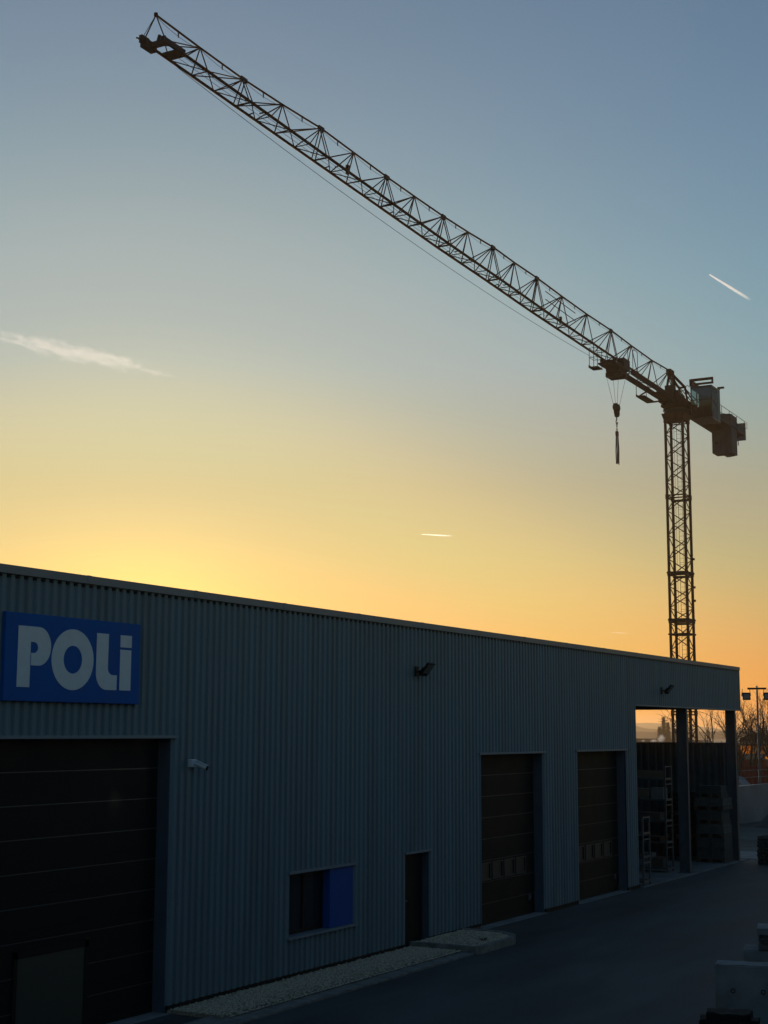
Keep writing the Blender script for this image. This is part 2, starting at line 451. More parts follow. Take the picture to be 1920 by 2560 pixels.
# parapet flashing: segments butted end to end with a small joint lip
cap = MB()
nseg = 18; ll = (Y1 + .03 - Y0) / nseg
for i in range(nseg):
    a = Y0 + i * ll
    cap.box(-.34, .075, a, a + ll - .006, 7.105, 7.215)
    cap.box(.035, .078, a, a + ll - .006, 7.085, 7.104)
for i in range(1, nseg):
    a = Y0 + i * ll
    cap.box(-.345, .079, a - .05, a + .045, 7.11, 7.2195)
obj('parapet_cap', cap, M_cap, W)
# fillers in the ribs under the cap (little dark teeth)
teeth = MB(); k = 0
while Y0 + k * .19 < Y1 - .2:
    a = Y0 + k * .19; teeth.box(.001, .034, a - .008, a + .06, 7.035, 7.07); k += 1
o = obj('rib_filler', teeth, M_black, W); o['kind'] = 'stuff'
# far corner trim, gable return
obj('corner_trim', MB().box(-.30, .046, Y1, Y1 + .05, 5.58, 7.10), M_trim, W)
obj('gable_fascia', MB().box(-10, -.31, Y1 - .2, Y1 + .03, 5.61, 7.08), M_clad, W)
obj('fascia_sill', MB().box(-.30, .05, 44.66, Y1 + .05, 5.555, 5.598), M_trim, W)
obj('canopy_beam', MB().box(-.36, -.02, 44.72, 55.9, 5.40 + .18, 5.75), M_column, W)

def reveals(y0, y1, z1, d, z0=0.0, m=M_reveal, sill=False):
    mb = MB()
    mb.box(-d, -.004, y1 - .012, y1 + .03, z0, z1)      # far jamb (the one that shows)
    mb.box(-d, -.004, y0 - .03, y0 + .012, z0, z1)
    mb.box(-d, -.004, y0 + .013, y1 - .013, z1 - .012, z1 + .03)
    return mb
def lintel(y0, y1, z, ext=.12):
    mb = MB(); mb.box(-.02, .075, y0 - ext, y1 + ext, z - .005, z + .045); return mb
def sectional_door(y0, y1, z1, npan, windows=None, pane=None, name='sectional_door'):
    d = .26
    door = obj(name, MB().box(-d - .10, -d - .05, y0 - .02, y1 + .02, -.02, z1), M_black, W)
    h = z1 / npan
    for i in range(npan):
        z0 = i * h
        mb = MB()
        if windows and i == windows:
            ws = [(y0 + .55 + k * (y1 - y0 - 1.0) / 4, y0 + .55 + k * (y1 - y0 - 1.0) / 4 + .56) for k in range(4)]
            cur = y0
            for a, b in ws:
                mb.box(-d - .045, -d, cur, a, z0 + .004, z0 + h - .012)
                mb.box(-d - .045, -d, a, b, z0 + .004, z0 + .07); mb.box(-d - .045, -d, a, b, z0 + h - .09, z0 + h - .012)
                cur = b
            mb.box(-d - .045, -d, cur, y1, z0 + .004, z0 + h - .012)
            obj('door_panel', mb, M_door, door)
            for a, b in ws:
                boxo('window_pane', -d - .03, -d - .02, a, b, z0 + .07, z0 + h - .09, M_doorpane, door)
                fr = MB(); g = .035
                fr.box(-d + .001, -d + .014, a - g, b + g, z0 + .07 - g, z0 + .07).box(-d + .001, -d + .014, a - g, b + g, z0 + h - .09, z0 + h - .09 + g)
                fr.box(-d + .001, -d + .014, a - g, a, z0 + .07, z0 + h - .09).box(-d + .001, -d + .014, b, b + g, z0 + .07, z0 + h - .09)
                obj('window_frame', fr, M_doorline, door)
        else:
            mb.box(-d - .045, -d, y0, y1, z0 + .004, z0 + h - .012)
            mb.box(-d - .045, -d + .004, y0, y1, z0 + h * .33, z0 + h * .34)
            obj('door_panel', mb, M_door, door)
        boxo('door_seam_highlight', -d - .046, -d - .002, y0, y1, z0 + h - .0115, z0 + h + .0035, M_doorline, door)  # seam strip in a lighter colour, a painted highlight along the panel top
    boxo('bottom_seal', -d - .05, -d + .01, y0, y1, 0.002, .05, M_black, door)
    obj('lintel', lintel(y0, y1, z1), M_trim, W)
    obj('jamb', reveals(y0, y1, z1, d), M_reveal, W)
    return door
d1 = sectional_door(14.9, 20.91, 4.61, 9)
# glazed leaf in the big door
pm = MB().box(-.255, -.246, 17.55, 19.10, 0.08, 1.30)
obj('glazed_panel', pm, M_doorpane, d1)
obj('glazed_frame', MB().box(-.258, -.235, 19.10, 19.19, .06, 1.42).box(-.258, -.235, 17.47, 17.55, .06, 1.42).box(-.258, -.235, 17.47, 19.19, 1.301, 1.40), M_black, d1)
d2 = sectional_door(33.35, 37.24, 4.18, 8, 2)
d3 = sectional_door(39.68, 43.63, 4.19, 8, 2)
for dd, y in ((d2, 36.75), (d3, 43.15)):
    obj('handle', MB().box(-.258, -.20, y, y + .12, .42, .46).box(-.258, -.205, y + .02, y + .10, .36, .52), M_steel, dd)
obj('threshold', MB().box(-.30, .10, 33.3, 37.3, -.02, .012), M_concrete, W)
obj('threshold', MB().box(-.30, .10, 39.63, 43.68, -.02, .012), M_concrete, W)
obj('threshold', MB().box(-.30, .10, 14.9, 20.95, -.02, .012), M_concrete, W)
# small door
pd = obj('door', MB().box(-.19, -.14, 29.50, 30.56, .02, 2.04), M_door, W)
obj('handle', MB().box(-.14, -.09, 29.60, 29.63, 1.0, 1.04).box(-.10, -.085, 29.60, 29.76, 1.0, 1.03), M_steel, pd)
obj('door_frame', reveals(29.49, 30.57, 2.05, .14), M_reveal, W)
obj('lintel', lintel(29.49, 30.57, 2.05, .10), M_trim, W)
# window with blue panel
wn = obj('window', MB().box(-.20, -.185, 24.80, 26.30, .83, 1.98), M_glass, W)
wf = MB(); g = .06
for a, b in ((24.78, 24.84), (25.50, 25.56), (26.18, 26.26)): wf.box(-.215, -.15, a, b, .82, 1.99)
wf.box(-.213, -.152, 24.84, 26.18, .82, .89).box(-.213, -.152, 24.84, 26.18, 1.92, 1.99)
obj('frame', wf, M_black, wn)
obj('blue_panel', MB().box(-.21, .012, 26.27, 27.18, .82, 1.985), M_bluepanel, W)
obj('sill', MB().box(-.21, .085, 24.66, 27.30, .765, .812), M_trim, W)
obj('lintel', lintel(24.77, 27.19, 2.0, .10), M_trim, W)
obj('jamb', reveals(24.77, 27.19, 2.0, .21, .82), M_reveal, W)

# canopy columns (I sections) and gable screen
def icol(name, y, x0=-.36, x1=.0, b=.17, z1=5.6):
    mb = MB(); h = b / 2
    mb.box(x1 - .02, x1, y - h, y + h, 0, z1).box(x0, x0 + .02, y - h, y + h, 0, z1).box(x0 + .02, x1 - .02, y - .008, y + .008, 0, z1)
    mb.box(x0 - .05, x1 + .05, y - h - .04, y + h + .04, .03, .055)
    return obj(name, mb, M_column, W)
icol('column', 49.90)
icol('column', 55.80)
icol('column', 55.80, -4.86, -4.5)
sc_ = cladding('screen', 0.0, 9.3, 0.03, 4.28, [], 0, .30, .05, swap=lambda x, y, z: (-.45 - y, 56.15 - x, z))
obj('gable_screen', sc_, M_column, W)
obj('screen_rail', MB().box(-9.8, -.02, 56.08, 56.24, 4.281, 4.36), M_column, W)
obj('gable_beam', MB().box(-10, -.3, 56.02, 56.15, 5.62, 5.86), M_column, W)

# ------------------------------------------------------------------ sign
sign = empty('company_sign', (.1, 18.25, 5.17), 'blue rectangular sign with white POLi letters on the ribbed wall', 'sign')
obj('board', MB().box(.04, .115, 16.64, 19.855, 5.17, 6.505), M_blue, sign, bevel=.008)
def extr(outer, inner=None, x0=.1152, x1=.121):
    bm = bmesh.new()
    def loop(ps): 
        vv = [bm.verts.new((x1, y, z)) for y, z in ps]
        return [bm.edges.new((vv[i], vv[(i + 1) % len(vv)])) for i in range(len(vv))]
    ed = loop(outer)
    if inner: ed += loop(inner)
    bmesh.ops.triangle_fill(bm, edges=ed, use_beauty=True)
    r = bmesh.ops.extrude_face_region(bm, geom=bm.faces[:])
    bmesh.ops.translate(bm, vec=(x0 - x1, 0, 0), verts=[v for v in r['geom'] if isinstance(v, bmesh.types.BMVert)])
    bmesh.ops.recalc_face_normals(bm, faces=bm.faces)
    me = bpy.data.meshes.new('letter'); bm.to_mesh(me); bm.free(); return me
def arc(cx, cz, rx, rz, a0, a1, n=18):
    return [(cx + rx * math.cos(R(a0 + (a1 - a0) * i / n)), cz + rz * math.sin(R(a0 + (a1 - a0) * i / n))) for i in range(n + 1)]
# P: stem and bowl with the open slit at the lower left of the bowl
P_ = [(16.912, 6.308), (17.37, 6.308)] + arc(17.37, 6.012, .276, .296, 90, -90)[1:-1] + [(17.37, 5.716), (17.207, 5.716), (17.207, 5.905), (17.255, 5.905)] \
     + arc(17.262, 5.988, .094, .085, -90, 90, 12)[1:-1] + [(17.255, 6.073), (17.190, 6.073), (17.188, 5.382), (16.912, 5.382)]
obj('letter', extr(P_), M_white, sign)
obj('letter', extr(arc(18.163, 5.842, .497, .48, 0, 360, 56)[:-1], arc(18.163, 5.842, .220, .220, 0, 360, 40)[:-1]), M_white, sign)
Lp = [(18.730, 6.298), (19.026, 6.298), (19.020, 5.74)] + arc(19.150, 5.74, .130, .108, 180, 270, 8)[1:] + [(19.254, 5.632), (19.252, 5.388), (18.99, 5.388)] + arc(18.99, 5.66, .262, .272, 270, 180, 12)[1:]
obj('letter', extr(Lp), M_white, sign)
obj('letter', extr([(19.328, 6.058), (19.328, 5.39), (19.614, 5.39), (19.614, 6.058)]), M_white, sign)
obj('letter_dot', extr([(19.328, 6.298), (19.328, 6.098), (19.618, 6.098), (19.618, 6.298)]), M_white, sign)

# ------------------------------------------------------------------ security camera, wall floodlights
sc = empty('security_camera', (.05, 21.40, 4.15), 'small white bullet security camera on the wall beside the large door', 'security camera')
obj('wall_box', MB().box(.036, .13, 21.36, 21.50, 4.10, 4.24), M_camwhite, sc, bevel=.012)
obj('arm', MB().tube((.12, 21.43, 4.16), (.20, 21.45, 4.15), .028, .024, 12), M_camwhite, sc, smooth=True)
A, B = Vector((.17, 21.44, 4.17)), Vector((.345, 21.50, 4.09))
obj('body', MB().tube(A, B, .042, .045, 16), M_camwhite, sc)
obj('sunshield', MB().obox(Matrix.Translation((A + B) / 2 + Vector((.012, 0, .045))) @ (B - A).to_track_quat('X', 'Z').to_matrix().to_4x4(), .23, .085, .012), M_camwhite, sc)
obj('lens', MB().tube(B - (B - A) * .01, B + (B - A) * .12, .044, .04, 16), M_black, sc)
def wall_flood(y, z, label):
    t = empty('wall_floodlight', (.05, y, z), label, 'floodlight')
    obj('mount_plate', MB().box(.034, .06, y - .07, y + .07, z - .12, z + .10), M_black, t)
    obj('bracket', MB().tube((.06, y, z - .02), (.20, y - .13, z + .0), .014, .014, 6).tube((.06, y, z - .02), (.20, y + .15, z + .0), .014, .014, 6).tube((.2, y - .13, z), (.2, y + .15, z), .012, .012, 6), M_black, t)
    a = R(50)
    Mx = Matrix.Translation((.31, y + .01, z + .03)) @ Matrix.Rotation(-a, 4, 'Y')
    h = obj('lamp_head', MB().obox(Mx, .36, .34, .05), M_black, t, bevel=.01)
    obj('lens', MB().obox(Mx @ Matrix.Translation((.03, 0, -.029)), .25, .27, .008), M_lens, h)
    obj('cooling_fins', MB().obox(Mx @ Matrix.Translation((-.08, 0, .05)), .16, .20, .05), M_black, h)
    return t
wall_flood(29.95, 6.10, 'black tilted floodlight high on the ribbed wall above the small door')
wall_flood(47.15, 6.10, 'black tilted floodlight on the canopy fascia above the open bay')

# ------------------------------------------------------------------ office building added out of view across the yard, shades the lower facade
OB = empty('unseen_office_building', (23, 12, 0), 'unseen grey office building added across the yard to shade the lower facade', 'building')
obj('wall', MB().box(17.6, 30, -24, 46, -.02, 7.4), M_clad, OB)
obj('roof', MB().box(17.4, 30.2, -24.2, 46.2, 7.401, 7.6), M_cap, OB)
for k in range(14):
    for z in (1.0, 4.2):
        wy = -22 + k * 4.9
        wi = boxo('window', 17.56, 17.59, wy, wy + 2.2, z, z + 1.5, M_glass, OB)
        boxo('sill', 17.48, 17.595, wy - .1, wy + 2.3, z - .06, z - .002, M_trim, wi)
# ------------------------------------------------------------------ stillages, pallets under the canopy
def stillage(x0, x1, y0, y1, z0, h, label, group, load=None, parent=None):
    t = empty('steel_stillage', ((x0 + x1) / 2, (y0 + y1) / 2, z0), label, 'stillage', group)
    p = .05
    for x in (x0, x1 - p):
        for y in (y0, y1 - p):
            boxo('post', x, x + p, y, y + p, z0 + .002, z0 + h - .002, M_steel, t)
    boxo('deck', x0 + p, x1 - p, y0 + .01, y1 - .01, z0 + .10, z0 + .125, M_steel, t)
    for y in (y0 + .005, y1 - .04):
        boxo('rail', x0 + p, x1 - p, y, y + .035, z0 + .126, z0 + .165, M_steel, t)
    for x in (x0 + .005, x1 - .04):
        boxo('rail', x, x + .035, y0 + p, y1 - p, z0 + .10, z0 + .165, M_steel, t)
        boxo('rail', x, x + .035, y0 + p, y1 - p, z0 + h - .06, z0 + h - .02, M_steel, t)
    if load == 'panel':
        boxo('side_panel', x0 + p, x1 - p, y0 + .012, y0 + .03, z0 + .17, z0 + h - .16, M_cardboard, t)
    return t
gA, gB = 'steel stillages stacked in the left canopy bay', 'steel stillages stacked against the opening edge'
zA = [0, .865, 1.59, 2.29, 2.99]; hA = [.86, .72, .695, .695, .59]
lA = ['bottom steel stillage of the tall stack in the open bay', 'second steel stillage from the floor in the tall stack in the open bay', 'middle steel stillage of the tall stack in the open bay',
      'fourth steel stillage from the floor in the tall stack in the open bay', 'topmost steel stillage of the tall stack, closed with a brown board']
for i in range(5):
    stillage(-2.3, -.70, 49.55, 50.25, .03 + zA[i], hA[i], lA[i], gA, 'panel' if i == 4 else None)
zB = [0, .74, 1.45]; hB = [.73, .70, .66]
lB = ['bottom steel stillage of the low stack beside the opening edge', 'middle steel stillage of the low stack beside the opening edge', 'topmost steel stillage of the low stack beside the opening edge']
for i in range(3):
    stillage(-.72, .08, 44.95, 45.6, .03 + zB[i], hB[i], lB[i], gB)
def crate(x0, x1, y0, y1, z0, z1, m, label, cat='box'):
    t = empty('storage_box', ((x0 + x1) / 2, (y0 + y1) / 2, z0), label, cat)
    boxo('body', x0, x1, y0, y1, z0, z1 - .02, m, t); boxo('lid', x0 - .008, x1 + .008, y0 - .008, y1 + .008, z1 - .0195, z1, m, t)
    return t
crate(-1.62, -1.28, 49.62, 50.1, .16, .66, M_greybox, 'grey box standing in the bottom stillage of the tall stack')
crate(-1.25, -.88, 49.62, 50.1, .16, .52, M_wood, 'low timber box beside the grey box in the bottom stillage')
crate(-1.25, -.82, 49.60, 50.1, 2.449, 2.86, M_greybox, 'grey box in the stillage under the topmost one')
crate(-1.80, -1.32, 49.60, 50.1, 2.449, 2.82, M_cardboard, 'brown box in the stillage under the topmost one')
crate(-2.0, -.95, 49.60, 50.1, 1.749, 2.02, M_wood, 'heap of short timber in the middle stillage of the tall stack')
crate(-2.0, -.95, 49.60, 50.1, 1.026, 1.22, M_black, 'dark low box in the second stillage from the floor')

def pallet_load(x0, x1, y0, y1, z0, z1, label, group, seed, m, layers):
    rnd = random.Random(seed)
    t = empty('pallet_stack', ((x0 + x1) / 2, (y0 + y1) / 2, z0), label, 'pallet', group)
    for k in range(3):
        xa = x0 + k * (x1 - x0 - .12) / 2
        boxo('pallet_block', xa, xa + .12, y0 + .01, y1 - .01, z0 + .023, z0 + .12, M_wood, t)
    for k in range(6):
        ya = y0 + k * (y1 - y0 - .1) / 5
        boxo('pallet_board', x0, x1, ya, ya + .1, z0 + .121, z0 + .142, M_wood, t)
    for k in range(3):
        xa = x0 + k * (x1 - x0 - .1) / 2
        boxo('pallet_board', xa, xa + .1, y0, y1, z0 + .001, z0 + .022, M_wood, t)
    h = (z1 - z0 - .145) / layers
    for k in range(layers):
        a = z0 + .144 + k * h
        n = 2
        for q in range(n):
            xa = x0 + q * (x1 - x0) / n; xb = x0 + (q + 1) * (x1 - x0) / n
            j = lambda s_: rnd.uniform(-s_, s_)
            boxo('slab', xa + .012 + j(.012), xb - .012 + j(.012), y0 + .02 + j(.03), y1 - .02 + j(.03), a, a + h - .008, m, t)
    return t
pg = 'loaded pallets stacked in the right canopy bay'
pallet_load(-1.14, -.10, 54.25, 55.35, .03, .92, 'bottom pallet of dark slabs in the stack by the end column', pg, 1, M_stone, 6)
pallet_load(-1.14, -.12, 54.28, 55.35, .921, 1.42, 'second pallet of stone slabs from the floor by the end column', pg, 2, M_slabstone, 3)
pallet_load(-1.12, -.16, 54.26, 55.32, 1.421, 1.92, 'third pallet of slabs from the floor by the end column', pg, 3, M_stone, 3)
pallet_load(-1.20, -.10, 54.22, 55.40, 1.921, 2.36, 'fourth pallet of wide slabs from the floor by the end column', pg, 4, M_slabstone, 3)
pallet_load(-1.05, -.20, 54.35, 55.20, 2.361, 2.80, 'topmost pallet of loose slabs by the end column', pg, 5, M_stone, 4)
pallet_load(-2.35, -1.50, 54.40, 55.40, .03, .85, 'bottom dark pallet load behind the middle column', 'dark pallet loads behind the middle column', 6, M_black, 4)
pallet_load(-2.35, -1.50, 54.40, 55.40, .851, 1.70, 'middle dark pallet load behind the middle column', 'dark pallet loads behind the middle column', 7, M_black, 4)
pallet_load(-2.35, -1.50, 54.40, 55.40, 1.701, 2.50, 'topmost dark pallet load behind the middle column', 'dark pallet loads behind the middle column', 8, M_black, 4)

# ------------------------------------------------------------------ tower crane
MX, MY = -14.814, 95.961
JY = R(-89.38)
JD = Vector((math.cos(JY), math.sin(JY), 0)); JN = Vector((-JD.y, JD.x, 0))
def J(L, w, z): return Vector((MX, MY, 0)) + JD * L + JN * w + Vector((0, 0, z))
JM = Matrix(((JD.x, JN.x, 0, MX), (JD.y, JN.y, 0, MY), (0, 0, 1, 0), (0, 0, 0, 1)))
def jbox(mb, l0, l1, w0, w1, z0, z1):
    return mb.obox(JM @ Matrix.Translation(((l0 + l1) / 2, (w0 + w1) / 2, (z0 + z1) / 2)), l1 - l0, w1 - w0, z1 - z0)
CR = empty('tower_crane', (MX, MY, 0), 'flat top tower crane with long lattice jib behind the warehouse', 'crane')
obj('foundation', MB().box(MX - 2.2, MX + 2.2, MY - 2.2, MY + 2.2, -.02, .9), M_cwt, CR)
ha = .6
levels = [0.9, 6.0, 9.1, 12.1, 15.25, 20.46, 25.7]
corners = [(-ha, -ha), (ha, -ha), (ha, ha), (-ha, ha)]
for si, (za, zb) in enumerate(zip(levels, levels[1:])):
    fm = MB(); fm.tube((MX + ha, MY + ha, za + .05), (MX + ha, MY + ha, zb - .05), .03, .03, 6)
    for z in (za + .10, zb - .10):
        for k in range(4):
            (ax, ay), (bx, by) = corners[k], corners[(k + 1) % 4]
            fm.tube((MX + ax, MY + ay, z), (MX + bx, MY + by, z), .045, .045, 6)
    for ax, ay in corners:
        fm.box(MX + ax - .10, MX + ax + .10, MY + ay - .10, MY + ay + .10, zb - .16, zb - .002)
        fm.box(MX + ax - .10, MX + ax + .10, MY + ay - .10, MY + ay + .10, za + .002, za + .16)
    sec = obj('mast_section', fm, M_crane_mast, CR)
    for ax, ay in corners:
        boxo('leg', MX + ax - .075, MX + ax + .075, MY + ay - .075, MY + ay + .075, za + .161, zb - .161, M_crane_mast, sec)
    npan = max(2, int(round((zb - za - .3) / .78))); ph = (zb - za - .3) / npan
    for face in range(4):
        (ax, ay), (bx, by) = corners[face], corners[(face + 1) % 4]
        for k in range(npan):
            z0 = za + .15 + k * ph; up = (k + face) % 2
            p, q = ((ax, ay), (bx, by)) if up else ((bx, by), (ax, ay))
            rod('brace', (MX + p[0], MY + p[1], z0), (MX + q[0], MY + q[1], z0 + ph), .034, M_crane_mast, sec, 6)
    lad = MB()
    for x in (-.12, .22): lad.tube((MX + x, MY + .30, za + .05), (MX + x, MY + .30, zb - .05), .016, .016, 5)
    zz = za + .2
    while zz < zb - .1:
        lad.tube((MX - .12, MY + .30, zz), (MX + .22, MY + .30, zz), .011, .011, 4); zz += .3
    zz = za + .6
    while zz < zb - .4:                      # safety hoops
        pr = None
        for i in range(9):
            t = math.pi * i / 8; cur = (MX + .05 + .32 * math.cos(t), MY + .30 - .55 * math.sin(t), zz)
            if pr: lad.tube(pr, cur, .010, .010, 4)
            pr = cur
        zz += 1.3
    for t in (.25, .5, .75):
        lad.tube((MX + .05 + .32 * math.cos(math.pi * t), MY + .30 - .55 * math.sin(math.pi * t), za + .6), (MX + .05 + .32 * math.cos(math.pi * t), MY + .30 - .55 * math.sin(math.pi * t), zb - .5), .010, .010, 4)
    obj('ladder', lad, M_crane_dark, sec)
    if si in (2, 3, 4):
        pf = MB().box(MX - .55, MX + .55, MY + .02, MY + .55, zb - .24, zb - .19)
        obj('rest_platform', pf, M_crane_dark, sec)
for z in (11.2, 15.3, 12.15):            # clamp collars
    cb = MB()
    for k in range(4):
        (ax, ay), (bx, by) = corners[k], corners[(k + 1) % 4]
        s_ = 1.16
        cb.tube((MX + ax * s_, MY + ay * s_, z), (MX + bx * s_, MY + by * s_, z), .06, .06, 6)
    obj('clamp_collar', cb, M_crane_dark, CR)
for z in (13.4, 14.3, 16.2):
    obj('cable_clip', MB().box(MX + .66, MX + .80, MY + .50, MY + .66, z, z + .14), M_crane_dark, CR)

# slewing ring and turret
tb = MB()
tb.add([(MX + a * s_, MY + b * s_, z) for z, s_ in ((25.7, 1.14), (26.15, 1.34)) for a, b in corners], [(0, 1, 5, 4), (1, 2, 6, 5), (2, 3, 7, 6), (3, 0, 4, 7), (0, 3, 2, 1), (4, 5, 6, 7)])
obj('support_frame', tb, M_crane_mast, CR)
obj('slewing_ring', MB().tube((MX, MY, 26.15), (MX, MY, 26.42), .84, .84, 32).tube((MX, MY, 26.42), (MX, MY, 26.52), .90, .90, 32), M_crane_dark, CR)
tu = MB()
jbox(tu, -1.1, 1.2, -.70, .70, 26.52, 26.70)
jbox(tu, -1.6, 2.0, -.62, -.50, 26.70, 27.25); jbox(tu, -1.6, 2.0, .50, .62, 26.70, 27.25)
obj('turret_base', tu, M_crane, CR)
mc = MB(); jbox(mc, -.6, .9, -.44, .44, 26.72, 27.55); jbox(mc, .95, 1.5, -.3, .3, 26.72, 27.9); jbox(mc, -.2, .3, -.25, .25, 27.55, 27.8)
obj('hoist_winch', mc, M_crane_dark, CR)
th = MB()
for w in (-.34, .34):
    th.tube(J(1.25, w, 27.2), J(1.0, w * .35, 28.75), .085, .075, 8)
    th.tube(J(-1.6, w, 27.2), J(-1.45, w * .6, 28.35), .075, .07, 8)
    th.tube(J(1.0, w * .5, 28.65), J(-1.45, w * .6, 28.35), .10, .09, 8)
    th.tube(J(-1.45, w * .6, 28.3), J(-3.6, w * 1.4, 27.15), .05, .05, 6)
    th.tube(J(1.0, w * .5, 28.5), J(-1.6, w, 27.2), .035, .035, 6)
    th.tube(J(1.2, w, 27.25), J(-1.45, w * .6, 28.2), .028, .028, 6)
th.tube(J(-1.45, -.25, 28.35), J(-1.45, .25, 28.35), .07, .07, 8)
jbox(th, .75, 1.55, -.16, .16, 28.62, 29.02)
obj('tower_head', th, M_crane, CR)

# jib: measured top nodes, chords rise a little towards the tip
TL = [58.17, 55.58, 52.80, 50.09, 47.17, 44.48, 41.55, 38.89, 35.89, 33.22, 30.20, 27.52, 24.45, 20.84, 16.93, 12.80, 9.11, 5.06, 1.35]
TZ = [28.99, 28.90, 28.84, 28.90, 29.02, 28.95, 28.88, 28.86, 28.86, 28.92, 29.04, 29.00, 29.02, 28.95, 28.91, 28.95, 28.86, 28.82, 28.95]
def zb_(L):
    P = [(0, 26.98), (15, 27.08), (25, 27.2), (30, 27.32), (36, 27.41), (41.5, 27.56), (47, 27.71), (53, 27.87), (58, 28.0), (62, 28.1)]
    for (a, za), (b, zb) in zip(P, P[1:]):
        if a <= L <= b: return za + (zb - za) * (L - a) / (b - a)
    return P[0][1]
JW = .36
joints = [2, 4, 6, 8, 10, 12, 15, 18]
bounds = [0] + joints
def T(i): return J(TL[i], 0, TZ[i])
def Bn(L, s_): return J(L, s_ * JW, zb_(L))
for si in range(len(bounds) - 1):
    i0, i1 = bounds[si], bounds[si + 1]
    big = 1.0 + .25 * si / 7
    ch = MB()
    for i in range(i0, i1):
        ch.tube(T(i), T(i + 1), .040 * big, .040 * big, 8)
        for s_ in (-1, 1):
            Lm = (TL[i] + TL[i + 1]) / 2
            ch.tube(Bn(TL[i], s_), Bn(Lm, s_), .056 * big, .056 * big, 8)
            ch.tube(Bn(Lm, s_), Bn(TL[i + 1], s_), .056 * big, .056 * big, 8)
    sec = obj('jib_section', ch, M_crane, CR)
    rr = .024 * big
    for i in range(i0, i1):
        last = (i == i1 - 1)
        a, b = TL[i], TL[i + 1]; m_ = (a + b) / 2
        for s_ in (-1, 1):
            # posts under the rootward top node, doubled at section joints
            if last:
                for d in (-.13, .13):
                    rod('post', J(b + d * .7, 0, TZ[i + 1] - .05), Bn(b + d, s_), rr * .95, M_crane, sec, 6)
            else:
                rod('post', T(i + 1), Bn(b, s_), rr, M_crane, sec, 6)
            rod('diagonal', T(i + 1), Bn(a, s_), rr, M_crane, sec, 6)
            rod('diagonal', T(i + 1), Bn(m_, s_), rr, M_crane, sec, 6)
        rod('crossbeam', Bn(b, -1), Bn(b, 1), rr * 1.5 if last else rr, M_crane, sec, 6)
        rod('crossbeam', Bn(m_, -1), Bn(m_, 1), rr * .8, M_crane, sec, 6)
        rod('bottom_brace', Bn(m_, -1), Bn(b, 1), rr * .8, M_crane, sec, 6)
        rod('bottom_brace', Bn(a, 1), Bn(m_, -1), rr * .8, M_crane, sec, 6)
    jp = MB(); e = TL[i1]
    jbox(jp, e - .20, e + .20, -.05, .05, TZ[i1] - .09, TZ[i1] + .07)
    obj('joint_plate', jp, M_crane_dark, sec)
    st = MB()                                 # little trolley-rope roller stubs
    for L in (TL[i1] - .9,):
        st.tube(Bn(L, -1) + Vector((0, 0, .02)), Bn(L, -1) + JN * .22 + Vector((0, 0, .05)), .028, .028, 5)
        st.tube(Bn(L, 1) + Vector((0, 0, -.02)), Bn(L, 1) - JN * .22 + Vector((0, 0, -.03)), .028, .028, 5)
    obj('rope_guide', st, M_crane_dark, sec)
# safety line under the top chord
for si in range(len(TL) - 1):
    mb = MB(); pr = None
    for k in range(7):
        t = k / 6; p = T(si) * (1 - t) + T(si + 1) * t + Vector((0, 0, -.10 - .12 * 4 * t * (1 - t))) + JN * .05
        if pr: mb.tube(pr, p, .008, .008, 4)
        pr = p
    q = (T(si) + T(si + 1)) / 2
    mb.tube(q, q + Vector((0, 0, -.22)), .03, .02, 5)
    obj('safety_line', mb, M_cable, CR)
# walkway plates / deep chords at the root and a gusset half way
rt = MB()
for s_ in (-1, 1):
    jbox(rt, 1.6, 10.2, s_ * JW - .06, s_ * JW + .06, 26.72, 26.98)
jbox(rt, 1.6, 4.4, -.34, .34, 26.80, 26.84)
obj('root_beam', rt, M_crane, CR)
wk = MB(); jbox(wk, 3.2, 5.4, -1.0, -.43, 26.42, 26.47); jbox(wk, 3.2, 5.4, -1.02, -.98, 26.42, 26.58)
for L in (3.3, 5.35): wk.tube(J(L, -1.0, 26.45), J(L, -1.0, 27.2), .022, .022, 5)
wk.tube(J(5.35, -1.0, 27.15), J(5.35, -.45, 27.15), .018, .018, 5)
wk.tube(J(3.3, -.95, 26.44), J(2.0, -.5, 26.75), .06, .06, 6); wk.tube(J(5.2, -.95, 26.44), J(5.0, -.4, 26.8), .05, .05, 6)
obj('root_platform', wk, M_crane_dark, CR)
# service rails inside the bay beside joint L=24
sr = MB()
for z in (27.9, 28.35): sr.tube(J(24.0, .30, z), J(19.6, .30, z - .1), .024, .024, 5)
obj('service_rail', sr, M_crane, CR)
for L, s_ in ((45.6, 1), (22.0, 1)):
    g_ = MB(); jbox(g_, L - .07, L + .07, s_ * JW - .06, s_ * JW + .06, zb_(L) - .12, zb_(L) + .26)
    obj('limit_switch', g_, M_crane_dark, CR)
# jib tip
tp = MB()
jbox(tp, 57.75, 58.35, -.50, -.24, 27.86, 28.14); jbox(tp, 58.1, 58.5, -.44, -.30, 27.95, 28.22)
jbox(tp, 57.0, 58.25, .30, .42, 27.94, 28.12); jbox(tp, 56.9, 57.45, -.24, .26, 27.93, 27.98); jbox(tp, 57.85, 58.05, -.24, .30, 27.96, 28.12)
tp.tube(J(58.45, -.38, 28.05), J(58.66, -.42, 28.05), .04, .035, 6)
tp.tube(J(57.95, -.05, 28.1), J(57.93, .0, 28.36), .07, .06, 8); tp.tube(J(57.95, .16, 28.1), J(57.9, .2, 28.3), .06, .05, 8)
tip = obj('tip_head', tp, M_crane_dark, CR)
tt = MB()
tt.tube(T(0), J(58.3, -.37, 28.12), .022, .022, 6)
tt.tube(T(0), J(58.42, -.30, 28.2), .012, .012, 5)
tt.tube(T(0), J(58.1, .36, 28.08), .022, .022, 6)
